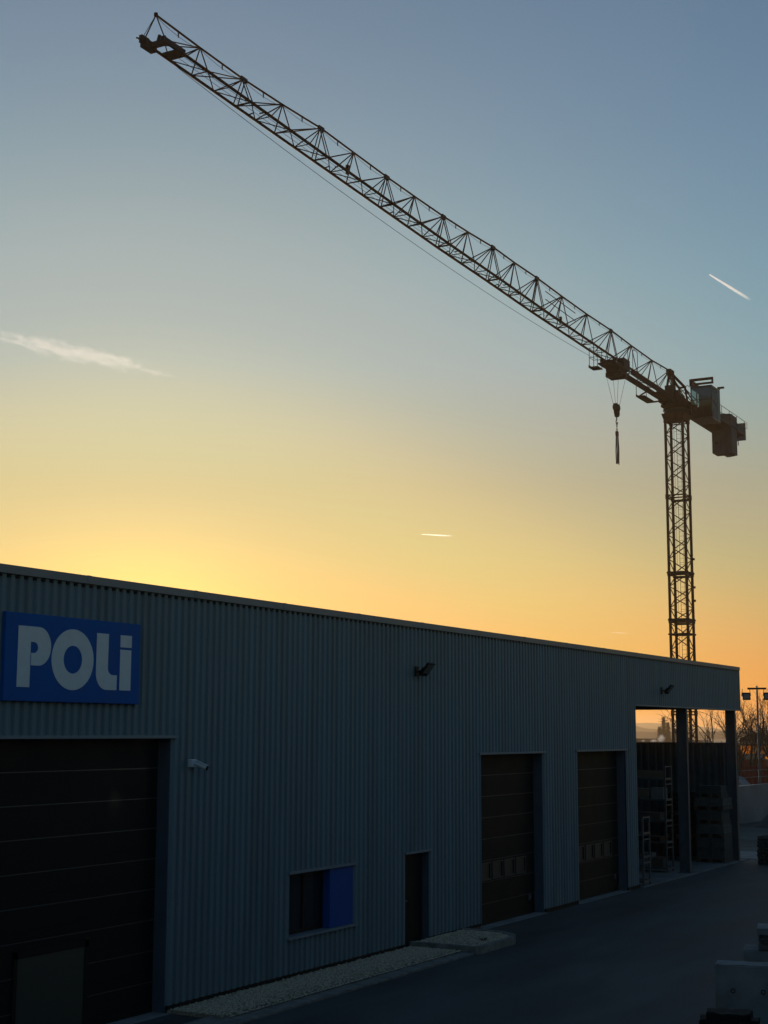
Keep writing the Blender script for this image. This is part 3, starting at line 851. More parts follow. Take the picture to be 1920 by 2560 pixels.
tt.tube(T(0) + Vector((0, 0, -.05)), T(0) + Vector((0, 0, .07)), .07, .07, 8)
obj('tip_frame', tt, M_crane, CR)
# trolley rope slung below the jib, second rope straight above the bottom plane
rp = MB(); pr = None
for k in range(31):
    t = k / 30; L = 56.5 + (14.2 - 56.5) * t
    z = 27.85 * (1 - t) + 26.75 * t - .55 * 4 * t * (1 - t)
    p = J(L, -.30, z)
    if pr: rp.tube(pr, p, .011, .011, 5)
    pr = p
obj('trolley_rope', rp, M_cable, CR)
rp = MB()
for w in (-.10, .12):
    rp.tube(J(57, w, zb_(57) + .1), J(35, w, zb_(35) - .03), .009, .009, 5).tube(J(35, w, zb_(35) - .03), J(14, w, zb_(14) + .12), .009, .009, 5)
obj('hoist_rope', rp, M_cable, CR)

# trolley
tr = MB(); LT = 12.2
jbox(tr, LT - 1.2, LT + 1.5, -.55, .55, 26.68, 26.78); jbox(tr, LT - .9, LT + .5, -.42, .42, 26.42, 26.68); jbox(tr, LT - .7, LT - .55, -.5, .5, 26.14, 26.42); jbox(tr, LT + .2, LT + .35, -.5, .5, 26.14, 26.42); jbox(tr, LT - .7, LT + .35, -.48, -.40, 26.14, 26.30)
jbox(tr, LT - 1.15, LT - .1, .12, .55, 26.78, 27.35); jbox(tr, LT - .1, LT + 1.3, -.3, .3, 26.78, 26.95)
for s_ in (-1, 1):
    for L in (LT - .9, LT + 1.1): tr.tube(J(L, s_ * .52, 26.98), J(L, s_ * .30, 26.98), .13, .13, 12)
trolley = obj('trolley', tr, M_crane_dark, CR)
bk = MB(); b0, b1 = LT + 1.15, LT + 2.0
jbox(bk, b0, b1, -.95, -.38, 26.42, 26.47); jbox(bk, b0, b1, -.97, -.93, 26.42, 26.58)
for L, w in ((b0 + .05, -.93), (b1 - .05, -.93), (b0 + .05, -.42), (b1 - .05, -.42)): bk.tube(J(L, w, 26.45), J(L, w, 27.65), .02, .02, 5)
for z in (27.05, 27.63):
    bk.path([J(b0 + .05, -.93, z), J(b1 - .05, -.93, z), J(b1 - .05, -.42, z), J(b0 + .05, -.42, z), J(b0 + .05, -.93, z)], .016, 5)
obj('service_basket', bk, M_crane_dark, trolley)
hr = MB()
for L in (LT - .6, LT - 1.5):
    hr.path([J(L, .62, 26.8), J(L, .62, 28.0), J(L - .2, .62, 28.2), J(L - .8, .62, 28.2), J(L - .9, .62, 28.05), J(L - .9, .62, 26.9)], .02, 5)
obj('basket_handrail', hr, M_crane_dark, trolley)
# hoist falls and hook block
falls = MB()
for (dl, w), (dl2, w2) in (((.55, -.40), (.20, -.12)), ((.55, .40), (.20, .12)), ((-.75, -.40), (-.20, -.12)), ((-.75, .40), (-.20, .12))):
    falls.tube(J(LT + dl, w, 26.25), J(LT - .1 + dl2, w2, 24.42), .010, .010, 5)
obj('hoist_falls', falls, M_cable, CR)
HB = LT - .1
hk = MB()
prof = [(-.26, 24.50), (-.10, 24.54), (0.0, 24.40), (.10, 24.42), (.22, 24.52), (.28, 24.30), (.26, 23.86), (.10, 23.70), (-.05, 23.72), (-.20, 23.98), (-.28, 24.25)]
vs_ = [J(HB - l, -.11, z) for l, z in prof] + [J(HB - l, .11, z) for l, z in prof]
n = len(prof)
hk.add(vs_, [tuple(range(n)), tuple(range(2 * n - 1, n - 1, -1))] + [(i, n + i, n + (i + 1) % n, (i + 1) % n) for i in range(n)])
hook = obj('hook_block', hk, M_crane_mast, CR)
hs = MB()
for L in (-.15, .15): hs.tube(J(HB - L, -.14, 24.28), J(HB - L, .14, 24.28), .17, .17, 14)
obj('sheave', hs, M_crane_dark, hook)
hm = MB(); hm.tube(J(HB, 0, 23.75), J(HB, 0, 23.52), .04, .035, 8)
pr = None
for i in range(13):
    t = R(100 - 290 * i / 12); p = J(HB + .13 * math.cos(t), 0, 23.38 + .13 * math.sin(t))
    if pr: hm.tube(pr, p, .035, .03, 6)
    pr = p
obj('hook', hm, M_crane_dark, hook)
slg = empty('lifting_sling', J(HB, 0, 20.8), 'bundle of hanging lifting slings below the crane hook', 'sling')
cm = MB()
for k in range(3):
    zc = 23.18 - k * .15; pr = None
    for i in range(11):
        t = 2 * math.pi * i / 10
        p = J(HB + .045 * math.cos(t) * (1 if k % 2 else .3), .045 * math.cos(t) * (.3 if k % 2 else 1), zc + .10 * math.sin(t))
        if pr: cm.tube(pr, p, .018, .018, 5)
        pr = p
obj('chain', cm, M_crane_dark, slg)
mh = MB(); jbox(mh, HB - .11, HB + .11, -.07, .07, 22.52, 22.80)
obj('master_link', mh, M_red, slg)
for k, (l, w, zb) in enumerate(((.13, .0, 20.85), (.04, .09, 20.75), (-.05, -.08, 20.8), (-.14, .02, 20.78))):
    mb = MB()
    mb.tube(J(HB - l * .75, w * .6, 22.55), J(HB - l * .9, w, 21.6), .028, .030, 6).tube(J(HB - l * .9, w, 21.6), J(HB - l * .55, w * .8, zb), .030, .034, 6)
    obj('sling_leg', mb, M_strap, slg)

# counter jib
cj = MB()
for w in (-.60, .48): jbox(cj, -13.6, -1.6, w, w + .12, 26.86, 27.22)
jbox(cj, -13.55, -1.65, -.47, .47, 26.90, 26.95)
for L in (-3.2, -5.2, -7.2, -9.0): jbox(cj, L - .05, L + .05, -.47, .47, 26.96, 27.15)
obj('counter_jib', cj, M_crane, CR)
wl = MB(); jbox(wl, -9.4, -2.0, .61, 1.22, 26.92, 26.97); jbox(wl, -13.2, -11.2, .61, 1.22, 26.92, 26.97); jbox(wl, -13.2, -2.0, 1.19, 1.23, 26.97, 27.08)
obj('walkway', wl, M_crane_dark, CR)
hr = MB()
for z in (27.5, 28.05): hr.tube(J(-3, 1.2, z), J(-13.2, 1.2, z), .02, .02, 5)
for L in (-3, -5, -7, -9, -11, -13.15): hr.tube(J(L, 1.2, 26.97), J(L, 1.2, 28.06), .02, .02, 5)
hr.path([J(-13.2, 1.2, 28.05), J(-13.9, 1.2, 28.05), J(-13.9, 1.2, 27.6), J(-13.2, 1.2, 27.5)], .016, 5)
obj('handrail', hr, M_crane_dark, CR)
for k, (wa, wb, zl, zh) in enumerate(((-.30, .36, 25.10, 26.84), (.37, .72, 24.99, 28.02), (.73, .98, 25.02, 27.98), (.99, 1.17, 25.05, 27.94))):
    mb = MB(); jbox(mb, -10.9 - (k > 0) * .15, -9.55 + .03 * (k % 2), wa, wb, zl, zh)
    if k: mb.tube(J(-10.2, (wa + wb) / 2, zh), J(-10.2, (wa + wb) / 2, zh + .14), .035, .035, 6)
    cw = obj('counterweight', mb, M_cwt, CR, bevel=.02)
    if k == 0:
        obj('lifting_hole', MB().tube(J(-9.549, .02, 25.85), J(-9.54, .02, 25.85), .11, .11, 14), M_black, cw)
jbm = MB(); jbox(jbm, -14.2, -14.1, .20, 1.02, 26.78, 28.12)
jbm.tube(J(-14.05, .45, 26.4), J(-14.05, .45, 26.9), .04, .04, 6); jbm.tube(J(-13.6, .5, 27.1), J(-14.1, .5, 27.1), .05, .05, 6)
obj('name_board', jbm, M_greybox, CR)
obj('board_panel', (lambda m_: jbox(m_, -14.099, -14.09, .25, .97, 26.83, 28.07))(MB()), M_steel, CR)
obj('stay_bar', MB().tube(J(-1.45, .15, 28.35), J(-9.0, .3, 27.3), .03, .03, 6).tube(J(-1.45, -.15, 28.35), J(-9.0, -.3, 27.3), .03, .03, 6), M_crane, CR)

# cab hung on the right-hand side of the turret
cabs = MB()
c0, c1, w0, w1 = -1.65, .35, 1.12, 2.58
jbox(cabs, c0, c1 - .05, w0, w1, 25.62, 25.72)
jbox(cabs, c0, c1, w0, w1, 27.78, 27.90)
jbox(cabs, c0, c0 + .08, w0, w1, 25.72, 27.78)
for w in (w0, w1 - .06):
    jbox(cabs, c1 - .10, c1 - .02, w, w + .06, 26.1, 27.78)
    jbox(cabs, c0 + .6, c0 + .66, w, w + .06, 25.72, 27.78)
    # rounded toe of the side frame
    pts = [(c1 - .06, 26.12), (c1 - .14, 25.9), (c1 - .30, 25.74), (c1 - .5, 25.68)]
    for a, b in zip(pts, pts[1:]): cabs.tube(J(a[0], w + .03, a[1]), J(b[0], w + .03, b[1]), .035, .035, 6)
cab = obj('cab', cabs, M_cab, CR)
fg = MB()
pf = [(c1 - .03, 27.78), (c1, 27.3), (c1 - .01, 26.6), (c1 - .05, 26.12), (c1 - .13, 25.9), (c1 - .29, 25.75), (c1 - .5, 25.69)]
vs_ = [J(l, w0 + .05, z) for l, z in pf] + [J(l, w1 - .05, z) for l, z in pf]; n = len(pf)
fg.add(vs_, [(i, i + 1, n + i + 1, n + i) for i in range(n - 1)])
obj('windscreen', fg, M_cabglass, cab, smooth=True)
sg_ = MB()
sd = [(l - .02, z) for l, z in pf] + [(c0 + .66, 25.73), (c0 + .66, 27.77)]
sg_.add([J(l, w1 - .015, z) for l, z in sd], [tuple(range(len(sd)))])
obj('side_window', sg_, M_cabglass, cab)
obj('side_panel', (lambda m_: jbox(m_, c0 + .09, c0 + .60, w1 - .04, w1 - .01, 25.74, 27.76))(MB()), M_cab, cab)
obj('inner_side_panel', (lambda m_: jbox(m_, c0 + .09, c1 - .4, w0 + .01, w0 + .04, 25.74, 26.6))(MB()), M_cab, cab)
obj('glazing_bar', MB().tube(J(c1 + .005, w0, 26.95), J(c1 + .005, w1, 26.95), .03, .03, 6).tube(J(c1 - .05, w1 - .01, 26.95), J(c0 + .65, w1 - .01, 26.6), .025, .025, 6), M_black, cab)
seat = MB(); jbox(seat, c0 + .5, c0 + 1.0, 1.6, 2.1, 26.0, 26.25); jbox(seat, c0 + .38, c0 + .52, 1.6, 2.1, 26.2, 27.05); jbox(seat, c0 + .6, c0 + .95, 1.38, 1.52, 26.0, 26.5); jbox(seat, c0 + .6, c0 + .95, 2.18, 2.32, 26.0, 26.5)
obj('operator_seat', seat, M_black, cab)
rb = MB(); jbox(rb, c0 + .2, c1 + .05, w0 - .04, w0 + .06, 27.96, 28.42); jbox(rb, c1 - .08, c1 + .06, w0 + .07, w1 + .12, 28.26, 28.42); jbox(rb, c1 - .08, c1 + .06, w0 + .30, w1 + .12, 27.98, 28.10)
jbox(rb, c1 - .08, c1 + .06, w1 + .02, w1 + .12, 28.10, 28.26); jbox(rb, c1 - .08, c1 + .06, w0 + .07, w0 + .12, 27.98, 28.26); jbox(rb, c0 + .1, c0 + .25, w1 - .1, w1 + .35, 27.98, 28.10)
jbox(rb, c0 + .12, c0 + .22, w1 - .02, w1 + .05, 27.9, 27.98)
obj('cab_support', rb, M_crane_mast, cab)
ca = MB(); jbox(ca, -1.2, .1, .62, 1.11, 26.75, 26.95); jbox(ca, -1.0, -.2, .62, 1.11, 26.2, 26.7)
obj('cab_arm', ca, M_crane, CR)
ch = MB(); ch.path([J(.6, .9, 26.9), J(.6, .9, 27.9), J(.3, .9, 28.05), J(-.3, .9, 28.05)], .022, 6).path([J(.6, .9, 27.5), J(-.4, .9, 27.4)], .02, 6).path([J(.4, .9, 27.2), J(.4, 1.1, 27.2)], .03, 6)
obj('cab_access_rail', ch, M_crane_dark, CR)

# ------------------------------------------------------------------ retaining wall, rail, heap, gabion
rwm = MB().prism([(-7.4, 60.2), (-7.05, 60.2), (-6.0, 83.5), (-4.4, 140), (-4.75, 140), (-6.35, 83.5)], 2, -.03, 1.95)
tag(obj('retaining_wall', rwm, M_wallwhite), 'long pale rendered retaining wall beyond the canopy end', 'wall')
gr = empty('guard_rail', (-6.2, 80, 1.95), 'thin steel guard rail along the top of the pale retaining wall', 'railing')
def wx(y): return (-7.22 + (y - 60.2) / (83.5 - 60.2) * 1.05) if y < 83.5 else (-6.17 + (y - 83.5) / 56.5 * 1.6)
for k in range(13):
    y = 62 + k * 5.5; rod('post', (wx(y), y, 1.951), (wx(y), y, 2.75), .025, M_steel, gr, 6)
for z in (2.35, 2.72):
    for a, b in ((62, 83.5), (83.5, 128)): rod('rail', (wx(a), a, z), (wx(b), b, z), .018, M_steel, gr, 6)
def heap(name, cx, cy, rx, ry, h, m, label, cat, seed):
    rnd = random.Random(seed); mb = MB(); nr, na = 12, 36; V = []
    for i in range(nr + 1):
        t = i / nr
        for k in range(na):
            a = 2 * math.pi * k / na; q = 1 + .10 * math.sin(3 * a + seed) + rnd.uniform(-.03, .03)
            V.append((cx + rx * t * q * math.cos(a), cy + ry * t * q * math.sin(a), h * (1 - t) ** 1.15 * (1 + rnd.uniform(-.05, .05)) - .03))
    F = [(i * na + k, i * na + (k + 1) % na, (i + 1) * na + (k + 1) % na, (i + 1) * na + k) for i in range(nr) for k in range(na)]
    mb.add(V, F)
    return tag(obj(name, mb, m, smooth=True), label, cat)
heap('gravel_heap', -1.55, 76.8, 3.6, 3.0, 4.2, M_dirt, 'tall grey heap of loose gravel in front of the pale wall', 'heap', 2)
# gabion cage
gb = empty('gabion_basket', (1.6, 55.5, 0), 'dark wire basket filled with rubble at the edge of the asphalt', 'gabion')
rnd = random.Random(9)
def rock(mb, c_, s_):
    V = [(1, 0, 0), (-1, 0, 0), (0, 1, 0), (0, -1, 0), (0, 0, 1), (0, 0, -1), (.6, .6, .6), (-.6, -.6, .6), (.6, -.6, -.6), (-.6, .6, -.6)]
    bm = bmesh.new()
    for v in V: bm.verts.new([c_[i] + v[i] * s_ * rnd.uniform(.75, 1.15) for i in range(3)])
    bmesh.ops.convex_hull(bm, input=bm.verts); bm.verts.index_update()
    mb.add([v.co[:] for v in bm.verts], [tuple(v.index for v in f.verts) for f in bm.faces]); bm.free()
rk = MB()
for ix in range(9):
    for iy in range(7):
        for iz in range(8):
            if 0 < ix < 8 and 0 < iy < 6 and iz < 7: continue
            rock(rk, (.99 + ix * .135 + rnd.uniform(-.02, .02), 54.97 + iy * .14 + rnd.uniform(-.02, .02), .07 + iz * .118), .092)
st = obj('rubble', rk, M_stone, gb); st['kind'] = 'stuff'
wr = MB()
for k in range(11):
    x = .93 + k * .12
    for y in (54.9, 55.9): wr.tube((x, y, 0), (x, y, .98), .006, .006, 4)
for k in range(9):
    y = 54.9 + k * .125
    for x in (.93, 2.13): wr.tube((x, y, 0), (x, y, .98), .006, .006, 4)
for k in range(9):
    z = .01 + k * .121
    wr.path([(.93, 54.9, z), (2.13, 54.9, z), (2.13, 55.9, z), (.93, 55.9, z), (.93, 54.9, z)], .006, 4)
obj('wire_cage', wr, M_crane_dark, gb)

# ------------------------------------------------------------------ precast blocks in the yard, right
def concrete_block(cx, cy, sx, sy, h, rot, label, holes, seed, group=None, z0=0.0):
    t = empty('concrete_block', (cx, cy, z0), label, 'concrete block', group)
    Mx = Matrix.Translation((cx, cy, z0 + h / 2)) @ Matrix.Rotation(rot, 4, 'Z')
    # front face pierced by lifting holes: build as ring of strips
    bm = bmesh.new(); bmesh.ops.create_cube(bm, size=1)
    bmesh.ops.scale(bm, vec=(sx, sy, h), verts=bm.verts)
    bmesh.ops.bevel(bm, geom=bm.edges[:], offset=.018, segments=2, affect='EDGES')
    bmesh.ops.subdivide_edges(bm, edges=[e for e in bm.edges if e.calc_length() > .3], cuts=6, use_grid_fill=True)
    rnd = random.Random(seed)
    for v in bm.verts: v.co += Vector((rnd.uniform(-.004, .004), rnd.uniform(-.004, .004), rnd.uniform(-.006, .006)))
    me = bpy.data.meshes.new('block_body'); bm.to_mesh(me); bm.free(); me.transform(Mx)
    obj('block_body', me, M_concrete, t)
    for hx, hz in holes:
        p = Mx @ Vector((hx, -sy / 2 - .007, hz - h / 2)); q = Mx @ Vector((hx, -sy / 2 + .05, hz - h / 2))
        mb = MB(); nn = 14; d = (q - p).normalized(); a = d.orthogonal().normalized(); b = d.cross(a)
        ring = lambda c_, r: [c_ + (a * math.cos(2 * math.pi * i / nn) + b * math.sin(2 * math.pi * i / nn)) * r for i in range(nn)]
        mb.add(ring(p, .036) + ring(p, .024) + ring(q, .022), [(i, (i + 1) % nn, nn + (i + 1) % nn, nn + i) for i in range(nn)] + [(nn + i, nn + (i + 1) % nn, 2 * nn + (i + 1) % nn, 2 * nn + i) for i in range(nn)] + [tuple(range(2 * nn, 3 * nn))])
        obj('lifting_socket', mb, M_black, t)
    return t
ra = R(14)
concrete_block(9.30, 23.28, .92, .46, 1.22, ra, 'pale precast concrete block with two lifting sockets standing on the asphalt', [(-.20, .84), (.245, .84)], 1)
concrete_block(10.32, 23.55, 1.0, .46, 1.16, ra, 'concrete block without sockets right beside the one with two sockets', [], 2)
concrete_block(9.05, 26.45, 1.3, .7, 1.04, ra, 'low wide concrete block carrying a stack of slabs', [], 3)
sst = [(.0, 1.045, .10, M_slabstone, 1.02), (.02, 1.150, .05, M_wood, .98), (-.01, 1.203, .055, M_slabstone, 1.0), (.03, 1.262, .03, M_wood, .96), (0, 1.296, .115, M_concrete, 1.06)]
nm = ['thick grey slab at the bottom of the stack on the wide concrete block', 'thin timber layer above the bottom slab on the wide concrete block', 'middle grey slab of the stack on the wide concrete block', 'thin timber batten under the pale top slab', 'pale top slab of the stack on the wide concrete block']
for (dx, z, h, m, w), lab in zip(sst, nm):
    t = MB(); Mx = Matrix.Translation((9.17 + dx, 26.45, z + h / 2)) @ Matrix.Rotation(ra, 4, 'Z')
    t.obox(Mx, w, .72, h); 
    tag(obj('stacked_slab', t, m, bevel=.012), lab, 'slab', 'slabs stacked on the wide concrete block')
# black tarpaulin bundle
def bundle(cx, cy, z0, sx, sy, h, rot, seed, label):
    bm = bmesh.new(); bmesh.ops.create_cube(bm, size=1); bmesh.ops.scale(bm, vec=(sx, sy, h), verts=bm.verts)
    bmesh.ops.bevel(bm, geom=bm.edges[:], offset=h * .35, segments=4, affect='EDGES')
    bmesh.ops.subdivide_edges(bm, edges=[e for e in bm.edges if e.calc_length() > .12], cuts=5, use_grid_fill=True)
    rnd = random.Random(seed); ph = [rnd.uniform(0, 6) for _ in range(6)]
    for v in bm.verts:
        x, y, z = v.co
        v.co.z += .018 * math.sin(9 * x + ph[0]) * math.cos(7 * y + ph[1]) + .012 * math.sin(21 * x + ph[2] + 9 * y)
        v.co.x += .012 * math.sin(14 * y + ph[3]); v.co.y += .012 * math.sin(12 * x + ph[4])
    me = bpy.data.meshes.new('bundle'); bm.to_mesh(me); bm.free()
    me.transform(Matrix.Translation((cx, cy, z0 + h / 2)) @ Matrix.Rotation(rot, 4, 'Z'))
    o = obj('tarpaulin_bundle', me, M_rubber, smooth=True); return tag(o, label, 'tarpaulin', 'black folded tarpaulins in front of the concrete block')
bundle(9.58, 21.35, 0.0, .84, .60, .30, ra, 1, 'bottom black folded tarpaulin in front of the concrete block')
bundle(9.62, 21.35, .28, .82, .58, .27, ra + .05, 2, 'middle black folded tarpaulin in front of the concrete block')
bundle(9.56, 21.42, .54, .80, .66, .28, ra - .05, 3, 'topmost black folded tarpaulin in front of the concrete block')

# ------------------------------------------------------------------ yard light mast
lp = empty('light_mast', (-6.99, 84.98, 0), 'slim steel light mast with crossbar and two floodlights behind the pale wall', 'light mast')
obj('pole', MB().tube((-6.99, 84.98, -.02), (-6.99, 84.98, 3.0), .085, .075, 10).tube((-6.99, 84.98, 3.0), (-6.99, 84.98, 7.40), .062, .05, 10), M_column, lp)
rv = Vector((.95, .31, 0))
obj('crossbar', MB().tube(Vector((-6.99, 84.98, 7.24)) - rv * .53, Vector((-6.99, 84.98, 7.24)) + rv * .53, .055, .055, 8), M_black, lp)
for s_, tw in ((-1, .5), (1, -.1)):
    c_ = Vector((-6.99, 84.95, 6.80)) + rv * .55 * s_ + rv * .05 * s_
    Mx = Matrix.Translation(c_) @ Matrix.Rotation(R(17) + tw * .6, 4, 'Z') @ Matrix.Rotation(R(-14), 4, 'X')
    hd = obj('floodlight', MB().obox(Mx, .46, .14, .42), M_black, lp, bevel=.02)
    obj('lens', MB().obox(Mx @ Matrix.Translation((0, -.075, -.02)), .34, .012, .27), M_lens, hd)
    for q_ in (-1, 1): obj('yoke', MB().tube(c_ + rv * .26 * q_, c_ + rv * .20 * q_ + Vector((0, 0, .42)), .018, .018, 5), M_black, hd)

# ------------------------------------------------------------------ bare trees
def bare_tree(x, y, h, seed, label, lean=0.0, spread=.55, group=None, twig=5, base_r=None):
    rnd = random.Random(seed)
    t = empty('bare_tree', (x, y, 0), label, 'tree', group)
    tk = MB(); br = MB()
    def grow(p, d, l, r, lev):
        nseg = 3 if lev < 3 else 2
        q = p
        for k in range(nseg):
            d = (d + Vector((rnd.gauss(0, .10), rnd.gauss(0, .10), rnd.gauss(.03, .06)))).normalized()
            nq = q + d * l / nseg
            r2 = r * (.86 if lev < 3 else .74)
            (tk if lev == 0 else br).tube(q, nq, r, r2, 7 if lev < 2 else (5 if lev < 3 else 3), False)
            r = r2; q = nq
            if lev >= 1 and lev < twig and k < nseg - 1 and rnd.random() < .6:
                side(q, d, l * .62, r * .62, lev + 1)
        if lev < twig:
            for k in range(2 if lev else 4):
                side(q, d, l * rnd.uniform(.62, .85), r * (.78 if lev else .62), lev + 1)
    def side(p, d, l, r, lev):
        a = rnd.uniform(0, 6.28); o_ = d.orthogonal().normalized(); o2 = d.cross(o_)
        nd = (d + (o_ * math.cos(a) + o2 * math.sin(a)) * rnd.uniform(.35, .95) * spread * 1.6 + Vector((0, 0, .10))).normalized()
        grow(p, nd, l, max(r, (.03, .03, .028, .022, .015, .010)[lev]), lev)
    r0 = base_r or h * .021
    grow(Vector((x, y, -.05)), Vector((lean, 0, 1)).normalized(), h * .26, r0, 0)
    obj('trunk', tk, M_bark, t, smooth=True); obj('branches', br, M_bark, t)
    return t
bare_tree(-9.3, 89.2, 9.2, 11, 'bare winter tree close behind the canopy end column', .10, .55)
bare_tree(-10.7, 90.5, 8.8, 6, 'bare winter tree seen through the gap above the canopy screen', -.04, .42)
bare_tree(-9.8, 97.5, 9.6, 21, 'bare winter tree behind the light mast', .08, .55)
bare_tree(-12.0, 99.0, 8.6, 31, 'bare winter tree behind the one seen through the canopy gap', .10, .5)
bare_tree(-8.6, 104.0, 9.0, 41, 'slender bare winter tree beyond the red container', .0, .5)

# ------------------------------------------------------------------ lorries and container beyond the wall
def trailer(cx, cy, l, w, h, rot, label, tarp_z, group):
    t = empty('curtain_trailer', (cx, cy, 0), label, 'trailer', group)
    Mx = Matrix.Translation((cx, cy, 0)) @ Matrix.Rotation(rot, 4, 'Z')
    def B(name, x0, x1, y0, y1, z0, z1, m, parent=t):
        return obj(name, MB().obox(Mx @ Matrix.Translation(((x0 + x1) / 2, (y0 + y1) / 2, (z0 + z1) / 2)), x1 - x0, y1 - y0, z1 - z0), m, parent)
    B('chassis', -l / 2, l / 2, -w / 2 + .3, w / 2 - .3, .75, 1.05, M_black)
    B('dropside', -l / 2, l / 2, -w / 2, -w / 2 + .05, 1.05, tarp_z - .003, M_greybox); B('dropside', -l / 2, l / 2, w / 2 - .05, w / 2, 1.05, tarp_z - .003, M_greybox)
    B('curtain', -l / 2, l / 2, -w / 2 + .01, -w / 2 + .02, tarp_z, h - .12, M_tarp); B('curtain', -l / 2, l / 2, w / 2 - .02, w / 2 - .01, tarp_z, h - .12, M_tarp)
    B('roof_rail', -l / 2, l / 2, -w / 2 - .02, -w / 2 + .08, h - .118, h, M_crane_dark); B('roof_rail', -l / 2, l / 2, w / 2 - .08, w / 2 + .02, h - .118, h, M_crane_dark)
    for x in (-l / 2 + .05, l / 2 - .05): B('end_post', x - .05, x + .05, -w / 2 - .01, -w / 2 + .06, tarp_z, h - .12, M_crane_dark)
    for x in (-l / 2 + 1.2, -l / 2 + 2.4, -l / 2 + 3.6):
        for s_ in (-1, 1):
            a = Mx @ Vector((x, s_ * (w / 2 - .28), .5)); b = Mx @ Vector((x, s_ * (w / 2 - .02), .5))
            wh = obj('wheel', MB().tube(a, b, .5, .5, 18), M_black, t)
            obj('rim', MB().tube(b, b + (b - a) * .04, .24, .24, 14), M_steel, wh)
    return t
tg = 'curtain trailers parked beyond the wall'
trailer(-21.6, 146, 7.0, 2.5, 3.62, R(12), 'curtain trailer with orange tarpaulin and dark roof edge parked far behind the bare trees', 2.72, tg)
trailer(-10.0, 108.2, 5.6, 2.5, 3.24, R(13), 'shorter curtain trailer with orange tarpaulin close behind the red container', 2.15, tg)
ct = empty('red_container', (-8, 94, 0), 'dark red ribbed steel container behind the guard rail', 'container')
cb_ = cladding('c', 0, 6.0, .15, 2.60, [], 0, .28, .04, swap=lambda x, y, z: (-10.3 + y, 93.0 - x, z))
obj('side_wall', cb_, M_red, ct)
obj('container_shell', MB().box(-10.3, -4.3, 93.01, 95.4, .15, 2.60), M_red, ct)
obj('top_rail', MB().box(-10.35, -4.25, 92.93, 93.005, 2.601, 2.70), M_red, ct)
for x in (-10.4, -4.3): boxo('corner_post', x, x + .1, 92.92, 93.03, .1, 2.6, M_red, ct)
# second container set back, lower roof
ct2 = empty('red_container', (-15, 102, 0), 'second dark red container standing farther back and lower', 'container')
obj('container_shell', MB().box(-17, -10.9, 101, 103.4, .1, 2.95), M_red, ct2)
obj('top_rail', MB().box(-17.05, -10.85, 100.93, 100.999, 2.951, 3.04), M_greybox, ct2)
# a pale low site hut roof and parked van near the wall end
van = empty('parked_van', (-9.0, 87.6, 0), 'small pale vehicle half hidden behind the retaining wall end', 'van')
obj('body', MB().prism([(-10.6, .35), (-8.1, .35), (-8.05, 1.1), (-8.5, 1.75), (-8.9, 2.15), (-10.6, 2.2)], 1, 86.7, 88.4), M_wallwhite, van, bevel=.05)
obj('window', MB().box(-10.2, -8.75, 86.685, 86.699, 1.55, 2.0), M_glass, van)
for x in (-10.1, -8.6):
    obj('wheel', MB().tube((x, 86.66, .33), (x, 86.9, .33), .33, .33, 14), M_black, van)

# ------------------------------------------------------------------ far background: hills, buildings, poplar, smoke
def hill(name, y, x0, x1, base, amp, seed, depth=500, n=160):
    rnd = random.Random(seed); mb = MB(); ph = [rnd.uniform(0, 6.28) for _ in range(5)]
    V = []
    for i in range(n + 1):
        x = x0 + (x1 - x0) * i / n
        t = x / 260.0
        z = base + amp * (.5 * math.sin(t * 1.1 + ph[0]) + .3 * math.sin(t * 2.7 + ph[1]) + .16 * math.sin(t * 6.3 + ph[2])) + rnd.uniform(0, .9)
        V += [(x, y, -.1), (x, y + depth * .3, max(1, z)), (x, y + depth, -.1)]
    F = []
    for i in range(n):
        a = i * 3; F += [(a, a + 3, a + 4, a + 1), (a + 1, a + 4, a + 5, a + 2)]
    mb.add(V, F)
    return structure(obj(name, mb, M_hill))
hill('hills', 1900, -1500, 400, 8, 7, 3)
hill('hills', 2900, -2300, 800, 20, 14, 8)
hill('hills', 1150, -900, 300, 4.2, 1.6, 12, 150)
hm_ = MB(); V = []
for i in range(41):
    t = i / 40; x = -800 + 200 * t
    V += [(x, 1820, -.1), (x, 1880, 17.0 * math.exp(-((x + 690) / 62) ** 2) + 1.4 * math.sin(x * .11) + 3), (x, 1960, -.1)]
hm_.add(V, [f for i in range(40) for f in ((i * 3, i * 3 + 3, i * 3 + 4, i * 3 + 1), (i * 3 + 1, i * 3 + 4, i * 3 + 5, i * 3 + 2))])
structure(obj('hills', hm_, M_hill, smooth=True))
